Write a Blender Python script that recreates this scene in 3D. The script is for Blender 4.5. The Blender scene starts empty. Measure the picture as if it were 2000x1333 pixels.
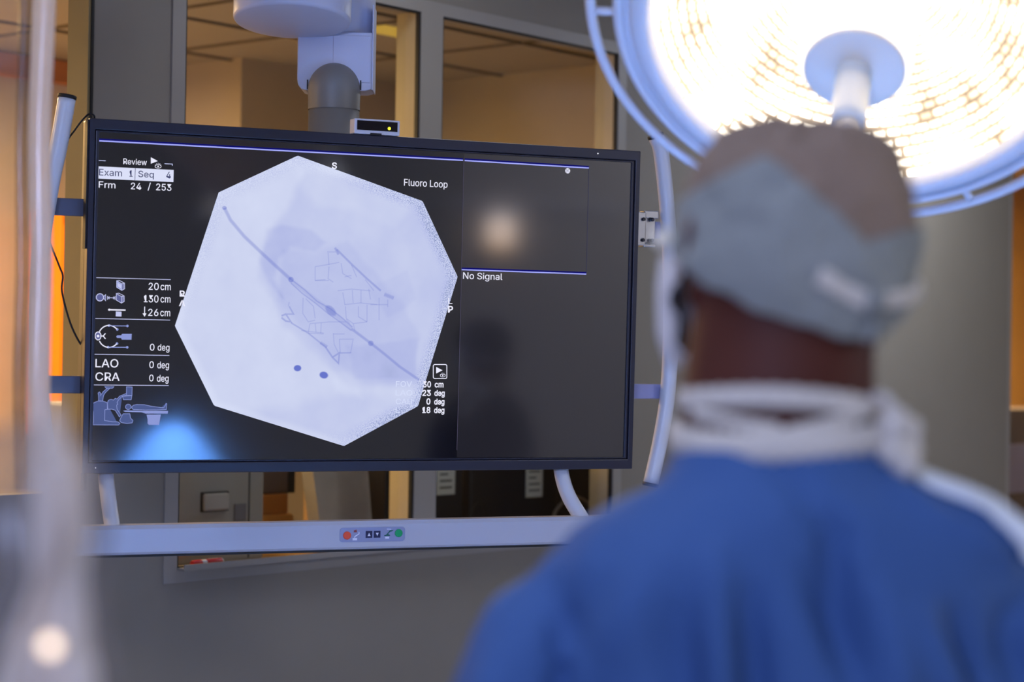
import bpy, bmesh, math, random
from mathutils import Vector, Matrix, Euler, noise as mnoise
import numpy as np

R = math.radians
C = bpy.context.scene.collection
sc = bpy.context.scene

# ------------------------------------------------------------------ camera
EYE = Vector((0, 0, 1.60))
def make_camera():
    cd = bpy.data.cameras.new('camera'); co = bpy.data.objects.new('camera', cd); C.objects.link(co)
    p, r = R(.5), .0153
    fwd = Vector((0, math.cos(p), math.sin(p))); up0 = Vector((0, -math.sin(p), math.cos(p))); rt0 = Vector((1, 0, 0))
    rt = math.cos(r)*rt0 + math.sin(r)*up0; up = -math.sin(r)*rt0 + math.cos(r)*up0
    m = Matrix((rt, up, -fwd)).transposed().to_4x4(); m.translation = EYE
    co.matrix_world = m
    cd.sensor_width = 36; cd.lens = 3890/2000*36; cd.clip_start = .05
    cd.dof.use_dof = True; cd.dof.focus_distance = 4.42; cd.dof.aperture_fstop = 2.8
    sc.camera = co
make_camera()

# ------------------------------------------------------------------ world, exposure, room lights
sc.view_settings.view_transform = 'Standard'; sc.view_settings.look = 'None'
sc.view_settings.exposure = 0; sc.view_settings.gamma = 1; sc.view_settings.use_curve_mapping = False
w = bpy.data.worlds.new('world'); sc.world = w; w.use_nodes = True
w.node_tree.nodes['Background'].inputs[0].default_value = (.02, .022, .03, 1)
w.node_tree.nodes['Background'].inputs[1].default_value = 1
sc.cycles.max_bounces = 8; sc.cycles.caustics_reflective = False; sc.cycles.caustics_refractive = False
sc.cycles.sample_clamp_indirect = 8; sc.cycles.transparent_max_bounces = 16

def area(name, loc, size, energy, col, aim=None, spread=180):
    l = bpy.data.lights.new(name, 'AREA'); l.shape = 'RECTANGLE'; l.size, l.size_y = size
    l.energy = energy; l.color = col; l.spread = R(spread)
    o = bpy.data.objects.new(name, l); C.objects.link(o); o.location = loc
    d = (Vector(aim) - Vector(loc)) if aim else Vector((0, 0, -1))
    o.rotation_euler = d.to_track_quat('-Z', 'Y').to_euler()
    return o

# wall frame: s runs along the window wall (away to the right), w goes through it into the control room, z up
TH = R(50)
AX_S = Vector((math.cos(TH), math.sin(TH), 0)); AX_W = Vector((-math.sin(TH), math.cos(TH), 0))
P0 = Vector((-1.06855, 5.0, 0))
WALL = Matrix((AX_S, AX_W, Vector((0, 0, 1)))).transposed().to_4x4(); WALL.translation = P0
def wp(s, w_, z): return WALL @ Vector((s, w_, z))

OR_LIGHTS = [((-1.0, 1.9, 2.97), (1.2, .6), 12, (.55, .66, 1.0)), ((.6, .2, 2.97), (1.2, .6), 6, (.66, .78, 1.0)), ((-.03, 5.31, 2.97), (.6, .4), 3, (.86, .9, 1.0)), ((1.83, 7.53, 2.97), (.6, .4), 30, (.84, .9, 1.0)), ((3.17, 2.75, 2.97), (.6, .6), 46, (.86, .88, 1.0)), ((-2.6, 3.0, 2.97), (.6, .6), 3, (.8, .86, 1.0))]  # unseen ceiling panels; the rear-wall one is added to brighten the screen's reflection
for q in OR_LIGHTS: area('unseen_ceiling_lamp', q[0], q[1], q[2], q[3])
AMBER = (1.0, .66, .30)
CTL_LIGHTS = [(.2, 1.7, 2.68), (-2.0, 1.2, 2.68)]
for q, e in zip(CTL_LIGHTS, (105, 50)): area('control_room_lamp', wp(*q), (1.1, .5), e, AMBER)
area('side_room_lamp', wp(6.6, .9, 2.68), (1.1, .4), 120, AMBER)

# cool fill lamp added behind the camera, lighting rail and gown (housing further down)
FILL_AT, FILL_TO = Vector((-1.2, -2.2, 2.25)), Vector((.0, 3.9, 1.5))
area('fill_lamp', FILL_AT+(FILL_TO-FILL_AT).normalized()*.03, (.5, .5), 26, (.47, .56, 1.0), FILL_TO, 90)

# ------------------------------------------------------------------ helpers
def lin(c):
    return tuple(((v/255)/12.92 if v/255 <= .04045 else ((v/255+.055)/1.055)**2.4) for v in c)
MATS = {}
def mat(name, rgb, rough=.5, metal=0, var=.06, scale=6, bump=0, bscale=60, spec=.5, coat=0, trans=0):
    """principled surface, its colour varied by a noise texture; rgb is an sRGB triple"""
    if name in MATS: return MATS[name]
    m = bpy.data.materials.new(name); m.use_nodes = True; nt = m.node_tree; b = nt.nodes['Principled BSDF']
    c = lin(rgb)
    tc = nt.nodes.new('ShaderNodeTexCoord'); n = nt.nodes.new('ShaderNodeTexNoise'); n.inputs['Scale'].default_value = scale; n.inputs['Detail'].default_value = 4
    nt.links.new(tc.outputs['Object'], n.inputs['Vector'])
    r = nt.nodes.new('ShaderNodeValToRGB')
    r.color_ramp.elements[0].position = .3; r.color_ramp.elements[1].position = .7
    r.color_ramp.elements[0].color = (*[max(0, v*(1-var)) for v in c], 1); r.color_ramp.elements[1].color = (*[min(1, v*(1+var)) for v in c], 1)
    nt.links.new(n.outputs['Fac'], r.inputs['Fac']); nt.links.new(r.outputs['Color'], b.inputs['Base Color'])
    b.inputs['Roughness'].default_value = rough; b.inputs['Metallic'].default_value = metal
    b.inputs['Specular IOR Level'].default_value = spec; b.inputs['Coat Weight'].default_value = coat
    if bump:
        n2 = nt.nodes.new('ShaderNodeTexNoise'); n2.inputs['Scale'].default_value = bscale; n2.inputs['Detail'].default_value = 5
        nt.links.new(tc.outputs['Object'], n2.inputs['Vector'])
        bp = nt.nodes.new('ShaderNodeBump'); bp.inputs['Strength'].default_value = bump; bp.inputs['Distance'].default_value = .004
        nt.links.new(n2.outputs['Fac'], bp.inputs['Height']); nt.links.new(bp.outputs['Normal'], b.inputs['Normal'])
    MATS[name] = m; return m
def emit(name, rgb, strength=1):
    if name in MATS: return MATS[name]
    m = bpy.data.materials.new(name); m.use_nodes = True; nt = m.node_tree; nt.nodes.clear()
    o = nt.nodes.new('ShaderNodeOutputMaterial'); e = nt.nodes.new('ShaderNodeEmission')
    e.inputs[0].default_value = (*lin(rgb), 1); e.inputs[1].default_value = strength
    nt.links.new(e.outputs[0], o.inputs[0]); MATS[name] = m; return m
def glass(name, tint=(.96, .97, .95), refl=1.0, rough=.02):
    m = bpy.data.materials.new(name); m.use_nodes = True; nt = m.node_tree; nt.nodes.clear()
    o = nt.nodes.new('ShaderNodeOutputMaterial'); t = nt.nodes.new('ShaderNodeBsdfTransparent'); g = nt.nodes.new('ShaderNodeBsdfGlossy')
    lw = nt.nodes.new('ShaderNodeLayerWeight'); lw.inputs[0].default_value = .5; x = nt.nodes.new('ShaderNodeMixShader')
    pw = nt.nodes.new('ShaderNodeMath'); pw.operation = 'POWER'; pw.inputs[1].default_value = 5; nt.links.new(lw.outputs['Facing'], pw.inputs[0])
    f = nt.nodes.new('ShaderNodeMath'); f.operation = 'MULTIPLY_ADD'; f.inputs[1].default_value = .9; f.inputs[2].default_value = .02; nt.links.new(pw.outputs[0], f.inputs[0])
    t.inputs[0].default_value = (*tint, 1); g.inputs[1].default_value = rough; g.inputs[0].default_value = (refl, refl, refl, 1)
    nt.links.new(f.outputs[0], x.inputs[0]); nt.links.new(t.outputs[0], x.inputs[1]); nt.links.new(g.outputs[0], x.inputs[2]); nt.links.new(x.outputs[0], o.inputs[0])
    return m
def plastic_film(name, rgb, opac, scale=14, var=.35):
    """cloudy translucent film: part clear, part white scattering, opacity uneven"""
    m = bpy.data.materials.new(name); m.use_nodes = True; nt = m.node_tree; nt.nodes.clear()
    o = nt.nodes.new('ShaderNodeOutputMaterial'); t = nt.nodes.new('ShaderNodeBsdfTransparent')
    d = nt.nodes.new('ShaderNodeBsdfDiffuse'); tl = nt.nodes.new('ShaderNodeBsdfTranslucent'); g = nt.nodes.new('ShaderNodeBsdfGlossy'); g.inputs[1].default_value = .22
    for q in (d, tl): q.inputs[0].default_value = (*lin(rgb), 1)
    a = nt.nodes.new('ShaderNodeMixShader'); a.inputs[0].default_value = .5; nt.links.new(d.outputs[0], a.inputs[1]); nt.links.new(tl.outputs[0], a.inputs[2])
    b = nt.nodes.new('ShaderNodeMixShader'); b.inputs[0].default_value = .08; nt.links.new(a.outputs[0], b.inputs[1]); nt.links.new(g.outputs[0], b.inputs[2])
    tc = nt.nodes.new('ShaderNodeTexCoord'); n = nt.nodes.new('ShaderNodeTexNoise'); n.inputs['Scale'].default_value = scale; nt.links.new(tc.outputs['Object'], n.inputs['Vector'])
    mr = nt.nodes.new('ShaderNodeMapRange'); mr.inputs[1].default_value = .3; mr.inputs[2].default_value = .7; mr.inputs[3].default_value = max(0, opac*(1-var)); mr.inputs[4].default_value = min(1, opac*(1+var))
    nt.links.new(n.outputs['Fac'], mr.inputs[0])
    x = nt.nodes.new('ShaderNodeMixShader'); nt.links.new(mr.outputs[0], x.inputs[0]); nt.links.new(t.outputs[0], x.inputs[1]); nt.links.new(b.outputs[0], x.inputs[2]); nt.links.new(x.outputs[0], o.inputs[0])
    return m

def obj(name, bm, m, parent=None, mw=None, smooth=False, **props):
    me = bpy.data.meshes.new(name)
    if isinstance(bm, bmesh.types.BMesh): bm.to_mesh(me); bm.free()
    else: me = bm; me.name = name
    if len(me.materials): me.materials.clear()
    for q in (m if isinstance(m, (list, tuple)) else [m]): me.materials.append(q)
    if smooth:
        for p_ in me.polygons: p_.use_smooth = True
    o = bpy.data.objects.new(name, me); C.objects.link(o)
    if parent: o.parent = parent
    if mw is not None: o.matrix_local = mw
    for k, v in props.items(): o[k] = v
    return o
def thing(name, label, cat, loc=(0, 0, 0), mw=None, group=None):
    o = bpy.data.objects.new(name, None); C.objects.link(o); o.empty_display_size = .05
    if mw is not None: o.matrix_world = mw
    else: o.location = loc
    o['label'] = label; o['category'] = cat
    if group: o['group'] = group
    return o
def tag(o, label, cat, group=None):
    o['label'] = label; o['category'] = cat
    if group: o['group'] = group
    return o
def struct(name, bm, m, parent=None, mw=None, **k):
    o = obj(name, bm, m, parent, mw, **k)
    if not parent: o['kind'] = 'structure'
    return o

def BM(): return bmesh.new()
def box(bm, x0, x1, y0, y1, z0, z1, bev=0, seg=2, mi=0):
    r = bmesh.ops.create_cube(bm, size=1)
    vs = r['verts']
    for v in vs: v.co = Vector((x0+(v.co.x+.5)*(x1-x0), y0+(v.co.y+.5)*(y1-y0), z0+(v.co.z+.5)*(z1-z0)))
    fs = list({f for v in vs for f in v.link_faces})
    for f in fs: f.material_index = mi
    if bev:
        es = list({e for v in vs for e in v.link_edges})
        rr = bmesh.ops.bevel(bm, geom=es, offset=bev, segments=seg, profile=.5, affect='EDGES')
        for f in rr['faces']: f.material_index = mi
    return vs
def lathe(bm, prof, n=48, mtx=None, closed=False, mi=0, uv=None):
    """revolve (radius, z) pairs about z"""
    rings = []
    for (r, z) in prof:
        if r < 1e-6: rings.append([bm.verts.new((0, 0, z))])
        else: rings.append([bm.verts.new((r*math.cos(2*math.pi*i/n), r*math.sin(2*math.pi*i/n), z)) for i in range(n)])
    fs = []
    for a, b in zip(rings, rings[1:]+([rings[0]] if closed else [])):
        for i in range(n):
            j = (i+1) % n
            if len(a) == 1 and len(b) == 1: continue
            if len(a) == 1: f = bm.faces.new((a[0], b[i], b[j]))
            elif len(b) == 1: f = bm.faces.new((a[i], b[0], a[j]))
            else: f = bm.faces.new((a[i], b[i], b[j], a[j]))
            f.material_index = mi; f.smooth = True; fs.append((f, i))
    if mtx is not None:
        for rg in rings:
            for v in rg: v.co = mtx @ v.co
    return rings, fs
def catmull(pts, k=8, closed=False):
    P = [Vector(p) for p in pts]; out = []; n = len(P)
    for i in range(n if closed else n-1):
        p0 = P[i-1] if (i > 0 or closed) else P[0]*2-P[1]; p1 = P[i]; p2 = P[(i+1) % n]
        p3 = P[(i+2) % n] if (i+2 < n or closed) else p2*2-p1
        for j in range(k):
            t = j/k
            out.append(.5*((2*p1)+(p2-p0)*t+(2*p0-5*p1+4*p2-p3)*t*t+(3*p1-p0-3*p2+p3)*t*t*t))
    if not closed: out.append(P[-1])
    return out
def tube(bm, pts, r, n=12, cap=True, smooth=True, mi=0, flat=1.0, closed=False):
    """tube through pts; r a number or one radius per point; flat squeezes the second cross axis"""
    P = [Vector(p) for p in pts]; m = len(P)
    rs = [r]*m if not hasattr(r, '__len__') else list(r)
    rings = []; prev = None
    for i in range(m):
        d = (P[(i+1) % m]-P[i-1]) if (closed or 0 < i < m-1) else (P[1]-P[0] if i == 0 else P[-1]-P[-2])
        d.normalize()
        if prev is None: u = d.orthogonal().normalized()
        else:
            u = prev - d*prev.dot(d)
            if u.length < 1e-6: u = d.orthogonal()
            u.normalize()
        prev = u; v = d.cross(u)
        rings.append([bm.verts.new(P[i]+rs[i]*(u*math.cos(2*math.pi*k/n)+v*flat*math.sin(2*math.pi*k/n))) for k in range(n)])
    prs = list(zip(rings, rings[1:]))+([(rings[-1], rings[0])] if closed else [])
    for a, b in prs:
        for k in range(n):
            f = bm.faces.new((a[k], a[(k+1) % n], b[(k+1) % n], b[k])); f.smooth = smooth; f.material_index = mi
    if cap and not closed:
        f = bm.faces.new(list(reversed(rings[0]))); f.material_index = mi
        f = bm.faces.new(rings[-1]); f.material_index = mi
    return rings
def loft(bm, rings, cap=True, mi=0):
    """rings of equal vertex count"""
    R_ = [[bm.verts.new(p) for p in rg] for rg in rings]; n = len(R_[0])
    for a, b in zip(R_, R_[1:]):
        for k in range(n):
            f = bm.faces.new((a[k], a[(k+1) % n], b[(k+1) % n], b[k])); f.smooth = True; f.material_index = mi
    if cap: bm.faces.new(list(reversed(R_[0]))); bm.faces.new(R_[-1])
def ell_ring(cx, cy, z, a, b, n=40, e=2.0):
    out = []
    for k in range(n):
        t = 2*math.pi*k/n; c, s = math.cos(t), math.sin(t)
        out.append((cx+a*math.copysign(abs(c)**(2/e), c), cy+b*math.copysign(abs(s)**(2/e), s), z))
    return out
def ellipsoid(bm, c, r, nu=20, nv=12, fn=None):
    r_ = bmesh.ops.create_uvsphere(bm, u_segments=nu, v_segments=nv, radius=1)
    for v in r_['verts']:
        q = Vector((v.co.x*r[0], v.co.y*r[1], v.co.z*r[2]))
        if fn: q = fn(q)
        v.co = q+Vector(c)
    for f in {f for v in r_['verts'] for f in v.link_faces}: f.smooth = True
def prism(bm, pts, y0, y1, mi=0):
    """polygon in xz, pushed from y0 to y1"""
    a = [bm.verts.new((x, y0, z)) for x, z in pts]; b = [bm.verts.new((x, y1, z)) for x, z in pts]
    n = len(a); fs = [bm.faces.new(a), bm.faces.new(list(reversed(b)))]
    for k in range(n): fs.append(bm.faces.new((a[k], b[k], b[(k+1) % n], a[(k+1) % n])))
    for f in fs: f.material_index = mi
def finish(bm): bmesh.ops.recalc_face_normals(bm, faces=bm.faces[:]); return bm
def remeshed(bm, voxel, smooth_it=4, factor=.5):
    """one continuous skin around everything in bm"""
    me = bpy.data.meshes.new('tmp'); bm.to_mesh(me); bm.free()
    o = bpy.data.objects.new('tmp', me); C.objects.link(o)
    md = o.modifiers.new('r', 'REMESH'); md.mode = 'VOXEL'; md.voxel_size = voxel; md.use_smooth_shade = True
    if smooth_it:
        s_ = o.modifiers.new('s', 'SMOOTH'); s_.iterations = smooth_it; s_.factor = factor
    dg = bpy.context.evaluated_depsgraph_get(); out = bpy.data.meshes.new_from_object(o.evaluated_get(dg))
    bpy.data.objects.remove(o); bpy.data.meshes.remove(me)
    for p_ in out.polygons: p_.use_smooth = True
    return out
def solid(o, t, off=0):
    s_ = o.modifiers.new('thickness', 'SOLIDIFY'); s_.thickness = t; s_.offset = off; return o
def smoothstep(a, b, x):
    t = max(0, min(1, (x-a)/(b-a))); return t*t*(3-2*t)

# ------------------------------------------------------------------ shared materials
m_wall = mat('wall_paint', (141, 134, 123), .75, var=.02, bump=.05, bscale=300)
m_ctl = mat('control_room_paint', (196, 182, 160), .8, var=.03)
m_ctl_ceil = mat('control_room_ceiling', (172, 162, 148), .85, var=.03)
m_frame = mat('window_frame_paint', (156, 150, 142), .5, var=.02)
m_dark = mat('black_gasket', (16, 16, 18), .6)
m_floor = mat('vinyl_floor', (176, 184, 204), .4, var=.05)
m_white_metal = mat('white_enamel', (216, 218, 226), .35, var=.015)
m_alu = mat('white_aluminium', (184, 186, 198), .3, metal=0, var=.015)
m_black = mat('black_plastic', (26, 26, 34), .42, var=.06)
m_black_sat = mat('black_rubber', (14, 14, 16), .6)
m_steel = mat('brushed_steel', (190, 192, 200), .25, metal=1, var=.03)

# ------------------------------------------------------------------ setting
ZC = 3.0
def wbox(bm, s0, s1, w0, w1, z0, z1, **k): return box(bm, s0, s1, w0, w1, z0, z1, **k)
T_ = .06
bm = BM()
for s0, s1, z0, z1 in ((-7.4, -1.3, 0, ZC), (-1.3, 0, 2.67, ZC), (-1.3, 0, 0, 1.25), (0, .26, 0, ZC), (.26, 2.24, 0, .997), (.26, 2.24, 2.668, ZC), (2.24, 5.115, 0, ZC), (5.115, 7.0, 0, .6), (5.115, 7.0, 2.67, ZC), (7.0, 8.2, 0, ZC)):
    wbox(bm, s0, s1, 0, T_, z0, z1)
struct('wall_front', finish(bm), m_wall, mw=WALL)
bm = BM(); wbox(bm, -7.4, 8.2, -5.6, -5.5, 0, ZC); struct('wall_rear', finish(bm), mat('rear_wall_paint', (168, 163, 156), .8, var=.02), mw=WALL)
bm = BM(); wbox(bm, -7.5, -7.4, -5.6, T_, 0, ZC); struct('wall_left', finish(bm), m_wall, mw=WALL)
bm = BM(); wbox(bm, 8.2, 8.3, -5.6, T_, 0, ZC); struct('wall_right', finish(bm), m_wall, mw=WALL)
bm = BM(); wbox(bm, -7.5, 9.5, -5.6, 3.2, -.1, 0); struct('floor', finish(bm), m_floor, mw=WALL)
m_ceil = mat('ceiling_paint', (205, 205, 205), .85, var=.02)
bm = BM(); wbox(bm, -7.5, 8.3, -5.6, T_, ZC, ZC+.1); struct('ceiling', finish(bm), m_ceil, mw=WALL)
for i, q in enumerate(OR_LIGHTS):
    (x, y, z), (a, b) = q[0], q[1]
    t = thing('ceiling_light', 'cool white recessed ceiling light panel out of frame overhead', 'light', (x, y, ZC), group='unseen ceiling light panels over the operating room, the rear-wall one added')
    bm = BM(); 
    for dx0, dx1, dy0, dy1 in ((-a/2-.04, a/2+.04, -b/2-.04, -b/2), (-a/2-.04, a/2+.04, b/2, b/2+.04), (-a/2-.04, -a/2, -b/2, b/2), (a/2, a/2+.04, -b/2, b/2)): box(bm, dx0, dx1, dy0, dy1, -.02, 0)
    obj('light_frame', bm, m_white_metal, t)
    bm = BM(); box(bm, -a/2, a/2, -b/2, b/2, -.012, 0); obj('diffuser', bm, emit('diffuser_glow', (235, 240, 255), 2.0), t)

# control room behind the glass
bm = BM(); wbox(bm, -4.0, 2.1, 2.4, 2.5, 0, 2.75); struct('wall_back', finish(bm), m_ctl, mw=WALL)
bm = BM(); wbox(bm, 2.08, 3.1, 1.74, 2.5, 0, 2.75); struct('wall_corner', finish(bm), m_ctl, mw=WALL)
bm = BM(); wbox(bm, 3.0, 3.1, T_, 1.74, 0, 2.75); struct('wall_end', finish(bm), m_ctl, mw=WALL)
bm = BM(); wbox(bm, -4.1, -4.0, T_, 2.5, 0, 2.75); struct('wall_far', finish(bm), m_ctl, mw=WALL)
bm = BM()
wbox(bm, -4.1, 3.1, T_, 2.5, 2.75, 2.85)
ob = struct('ceiling_control_room', finish(bm), m_ctl_ceil, mw=WALL)
bm = BM()
for w_ in (.6, 1.2, 1.8): wbox(bm, -4, 3.0 if w_ < 1.7 else 2.08, w_-.008, w_+.008, 2.742, 2.75)
for k in range(11): s_ = -3.6+.6*k; wbox(bm, s_-.008, s_+.008, T_, 1.74 if s_ > 2.08 else 2.4, 2.742, 2.75)
struct('trim_1', finish(bm), mat('ceiling_grid', (112, 100, 82), .7), mw=WALL)
# orange valance strip along the back wall
bm = BM(); wbox(bm, -4, 2.08, 2.37, 2.4, 2.665, 2.745); wbox(bm, -4, 2.08, 2.362, 2.4, 2.655, 2.668); struct('trim_2', finish(bm), mat('orange_trim', (206, 132, 78), .6), mw=WALL)
# room beyond the right-hand opening
bm = BM(); wbox(bm, 3.6, 9.5, 1.6, 1.7, 0, 2.75); wbox(bm, 9.4, 9.5, T_, 1.6, 0, 2.75); wbox(bm, 3.6, 3.7, T_, 1.6, 0, 2.75); struct('wall_side', finish(bm), mat('amber_paint', (206, 160, 84), .8), mw=WALL)
bm = BM(); wbox(bm, 3.6, 9.5, T_, 1.7, 2.75, 2.85); struct('ceiling_side', finish(bm), m_ctl_ceil, mw=WALL)

m_pane = glass('window_glass')
# window_1: frame, gaskets, two panes
wf = thing('window_1', '', '', mw=WALL); del wf['label']; del wf['category']; wf['kind'] = 'structure'
bm = BM(); f0, f1 = -.004, T_
for s0, s1, z0, z1 in ((.26, .305, .997, 2.668), (1.215, 1.312, 1.033, 2.63), (2.195, 2.24, .997, 2.668), (.305, 2.195, 2.63, 2.668), (.305, 2.195, .997, 1.033)):
    wbox(bm, s0, s1, f0, f1, z0, z1)
obj('window_frame', finish(bm), m_frame, wf)
for s0, s1 in ((.305, 1.215), (1.312, 2.195)):
    bm = BM()
    for a in ((s0, s0+.006, 1.033, 2.63), (s1-.008, s1, 1.033, 2.63), (s0, s1, 2.624, 2.63), (s0, s1, 1.033, 1.039)): wbox(bm, a[0], a[1], -.001, .012, a[2], a[3])
    obj('gasket', finish(bm), m_dark, wf)
    bm = BM(); wbox(bm, s0, s1, T_-.012, T_-.006, 1.033, 2.63); obj('window_pane', finish(bm), m_pane, wf)
m_reveal = mat('tan_reveal', (188, 172, 138), .6)
bm = BM()
for a in ((1.208, 1.2155), (2.188, 2.1955)): wbox(bm, a[0], a[1], .012, T_+.03, 1.033, 2.63)
obj('jamb', finish(bm), m_reveal, wf)
# marker ledge under the window
bm = BM(); wbox(bm, .305, 2.195, -.034, 0, 1.030, 1.036); wbox(bm, .305, 2.195, -.034, -.030, 1.036, 1.046); struct('trim_3', finish(bm), m_frame, mw=WALL)
# window_3, the opening at the left, only its jamb shows
d1 = thing('window_3', '', '', mw=WALL); del d1['label']; del d1['category']; d1['kind'] = 'structure'
bm = BM(); wbox(bm, -.012, .0, -.002, T_+.02, 1.25, 2.67); wbox(bm, -1.3, -1.288, -.002, T_+.02, 1.25, 2.67); wbox(bm, -1.3, 0, -.002, T_+.02, 2.655, 2.67); obj('jamb', finish(bm), mat('olive_jamb', (150, 134, 92), .6), d1)
bm = BM(); wbox(bm, -.004, .003, -.006, .004, 1.25, 2.67); obj('gasket', finish(bm), m_dark, d1)
# window_2 at the far right
w2 = thing('window_2', '', '', mw=WALL); del w2['label']; del w2['category']; w2['kind'] = 'structure'
bm = BM()
for s0, s1, z0, z1 in ((5.115, 5.15, .6, 2.67), (6.965, 7, .6, 2.67), (5.15, 6.965, .6, .635), (5.15, 6.965, 2.635, 2.67)): wbox(bm, s0, s1, 0, T_, z0, z1)
obj('window_frame', finish(bm), m_frame, w2)
bm = BM(); wbox(bm, 5.15, 6.965, .03, .036, .635, 2.635); obj('window_pane', finish(bm), m_pane, w2)

# ------------------------------------------------------------------ control room furniture seen under the monitor
def wthing(name, label, cat, s, w_, z, group=None):
    m = WALL.copy(); m.translation = wp(s, w_, z); return thing(name, label, cat, mw=m, group=group)
t = wthing('control_desk', 'long standing-height desk behind the control room glass', 'desk', 1.5, .5, 0)
bm = BM(); box(bm, -1.15, 1.4, -.38, .4, .955, .995, bev=.004); obj('desktop', bm, mat('maple_laminate', (196, 150, 84), .4), t)
for x in (-1.15, 1.3):
    bm = BM(); box(bm, x-.03, x+.03, -.34, .36, 0, .955); obj('leg', bm, mat('desk_leg_grey', (90, 88, 84), .5), t)
m_dev = mat('device_grey', (150, 146, 138), .55, var=.05)
t = wthing('printer', 'grey boxy printer behind the glass, just right of the grey pillar', 'printer', .66, .48, .995)
bm = BM(); box(bm, -.27, .235, -.18, .22, 0, .46, bev=.01); obj('body', bm, m_dev, t)
bm = BM(); box(bm, -.01, .085, -.196, -.178, .155, .205, bev=.006); obj('latch', bm, mat('device_grey_light', (165, 160, 152), .5), t)
bm = BM(); box(bm, -.0125, .0875, -.188, -.1795, .1525, .2085); obj('latch_recess', bm, m_dark, t)
bm = BM(); box(bm, .115, .16, -.185, -.178, .12, .17, bev=.002); obj('label_plate', bm, mat('label_dark', (104, 102, 104), .6), t)
bm = BM(); box(bm, .172, .176, -.1815, -.178, .01, .45); obj('seam', bm, m_dark, t)
t = wthing('storage_box', 'amber storage box lying behind the glass between two grey devices', 'box', 1.12, .70, .995)
bm = BM(); box(bm, -.13, .17, -.12, .15, 0, .10, bev=.012); obj('lower_tray', bm, mat('amber_plastic', (226, 168, 74), .35), t)
bm = BM(); box(bm, -.13, .15, -.11, .15, .10, .165, bev=.006); obj('lid', bm, mat('amber_plastic_deep', (198, 134, 50), .4), t)
t = wthing('video_recorder', 'dark grey equipment case stacked on the amber box behind the glass', 'equipment', 1.12, .71, 1.16)
bm = BM(); box(bm, -.13, .17, -.12, .16, 0, .3, bev=.008); obj('case', bm, mat('case_brown_grey', (104, 95, 92), .5), t)
bm = BM(); box(bm, .145, .172, -.125, -.118, 0, .3); obj('side_strip', bm, m_dark, t)
t = wthing('desk_monitor', 'grey tilted monitor seen from behind, left of the window mullion', 'monitor', 1.26, .30, .995)
bm = BM(); loft(bm, [[(-.13, 0, .07), (.095, 0, .07), (.095, .05, .07), (-.13, .05, .07)], [(-.16, .06, .5), (.10, .06, .5), (.10, .11, .5), (-.16, .11, .5)]]); finish(bm)
for f in bm.faces: f.smooth = False
obj('back_cover', bm, mat('monitor_back_grey', (156, 150, 142), .5, var=.1, scale=12), t)
bm = BM(); box(bm, -.10, .05, -.02, .16, 0, .02, bev=.005); box(bm, -.05, .0, .03, .06, .02, .1); obj('stand', bm, mat('device_grey_dark', (90, 86, 80), .5), t)
bm = BM(); tube(bm, catmull([(-.10, -.03, .04), (-.04, -.05, .085), (.03, -.05, .08), (.08, -.03, .03)]), .006, 8); obj('cable', bm, m_black_sat, t)
t = wthing('file_box', 'brown cardboard file box behind the tilted grey monitor', 'box', 1.62, .66, .995)
bm = BM(); box(bm, -.10, .08, -.1, .12, 0, .33, bev=.004); obj('carton', bm, mat('brown_card', (146, 116, 80), .7), t)
bm = BM(); box(bm, -.104, .084, -.104, .124, .33, .4, bev=.004); obj('lid', bm, mat('brown_card_lid', (138, 108, 74), .7), t)
t = wthing('speaker', 'narrow black speaker standing behind the glass beside the mullion', 'speaker', 1.50, .4, .995)
bm = BM(); box(bm, -.045, .07, -.06, .1, 0, .5, bev=.006); obj('cabinet', bm, m_black, t)
bm = BM(); box(bm, -.035, .06, -.065, -.06, .02, .48); obj('grille', bm, m_black_sat, t)
def dark_display(s, w_, hw, label):
    t = wthing('desk_monitor', label, 'monitor', s, w_, .995)
    bm = BM(); box(bm, -hw, hw, -.03, .03, .03, .55, bev=.008); obj('back_cover', bm, m_black, t)
    bm = BM(); box(bm, -.09, .09, -.07, .09, 0, .014, bev=.004); box(bm, -.03, .03, -.0, .03, .014, .1); obj('stand', bm, m_black_sat, t)
    bm = BM(); box(bm, -hw*.6, hw*.6, -.036, -.03, .35, .5); obj('vent', bm, m_black_sat, t)
    return t
dark_display(1.745, .38, .095, 'narrow black monitor seen from behind, right beside the mullion')
dark_display(2.11, .38, .235, 'wide black monitor seen from behind in the right window pane')
dark_display(2.52, .42, .15, 'black monitor seen from behind, nearest the right window edge')
def tagcard(s, z0, label):
    t = wthing('paper_tag', label, 'tag', s, .345, z0, group='white paper tags hung on the black monitors')
    bm = BM(); box(bm, -.045, .045, -.001, .001, 0, .13); obj('card', bm, mat('paper_white', (206, 208, 196), .8), t)
    bm = BM()
    for k in range(4): box(bm, -.03, .03 if k != 2 else .01, -.0018, -.001, .02+k*.022, .027+k*.022)
    box(bm, -.012, .014, -.0018, -.001, .105, .12); obj('print', bm, mat('print_grey', (96, 98, 92), .8), t)
tagcard(1.745, 1.148, 'white paper tag on the narrow monitor beside the mullion')
tagcard(2.205, 1.12, 'white paper tag on the wide monitor, below the screen centre right')
bm = BM(); tube(bm, catmull([wp(2.25, .3, .995), wp(2.27, .3, 1.07), wp(2.36, .3, 1.115), wp(2.46, .3, 1.085), wp(2.54, .3, 1.0)]), .006, 8)
tag(obj('cable', bm, mat('grey_cable', (150, 146, 138), .5)), 'grey cable looping up behind the glass near the right window edge', 'cable')
bm = BM(); tube(bm, catmull([wp(1.80, .3, .995), wp(1.82, .3, 1.08), wp(1.86, .3, 1.12), wp(1.9, .3, 1.09), wp(1.91, .3, .995)]), .004, 8)
tag(obj('cable', bm, m_black_sat), 'thin black cable loop in front of the amber gap between monitors', 'cable')
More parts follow.
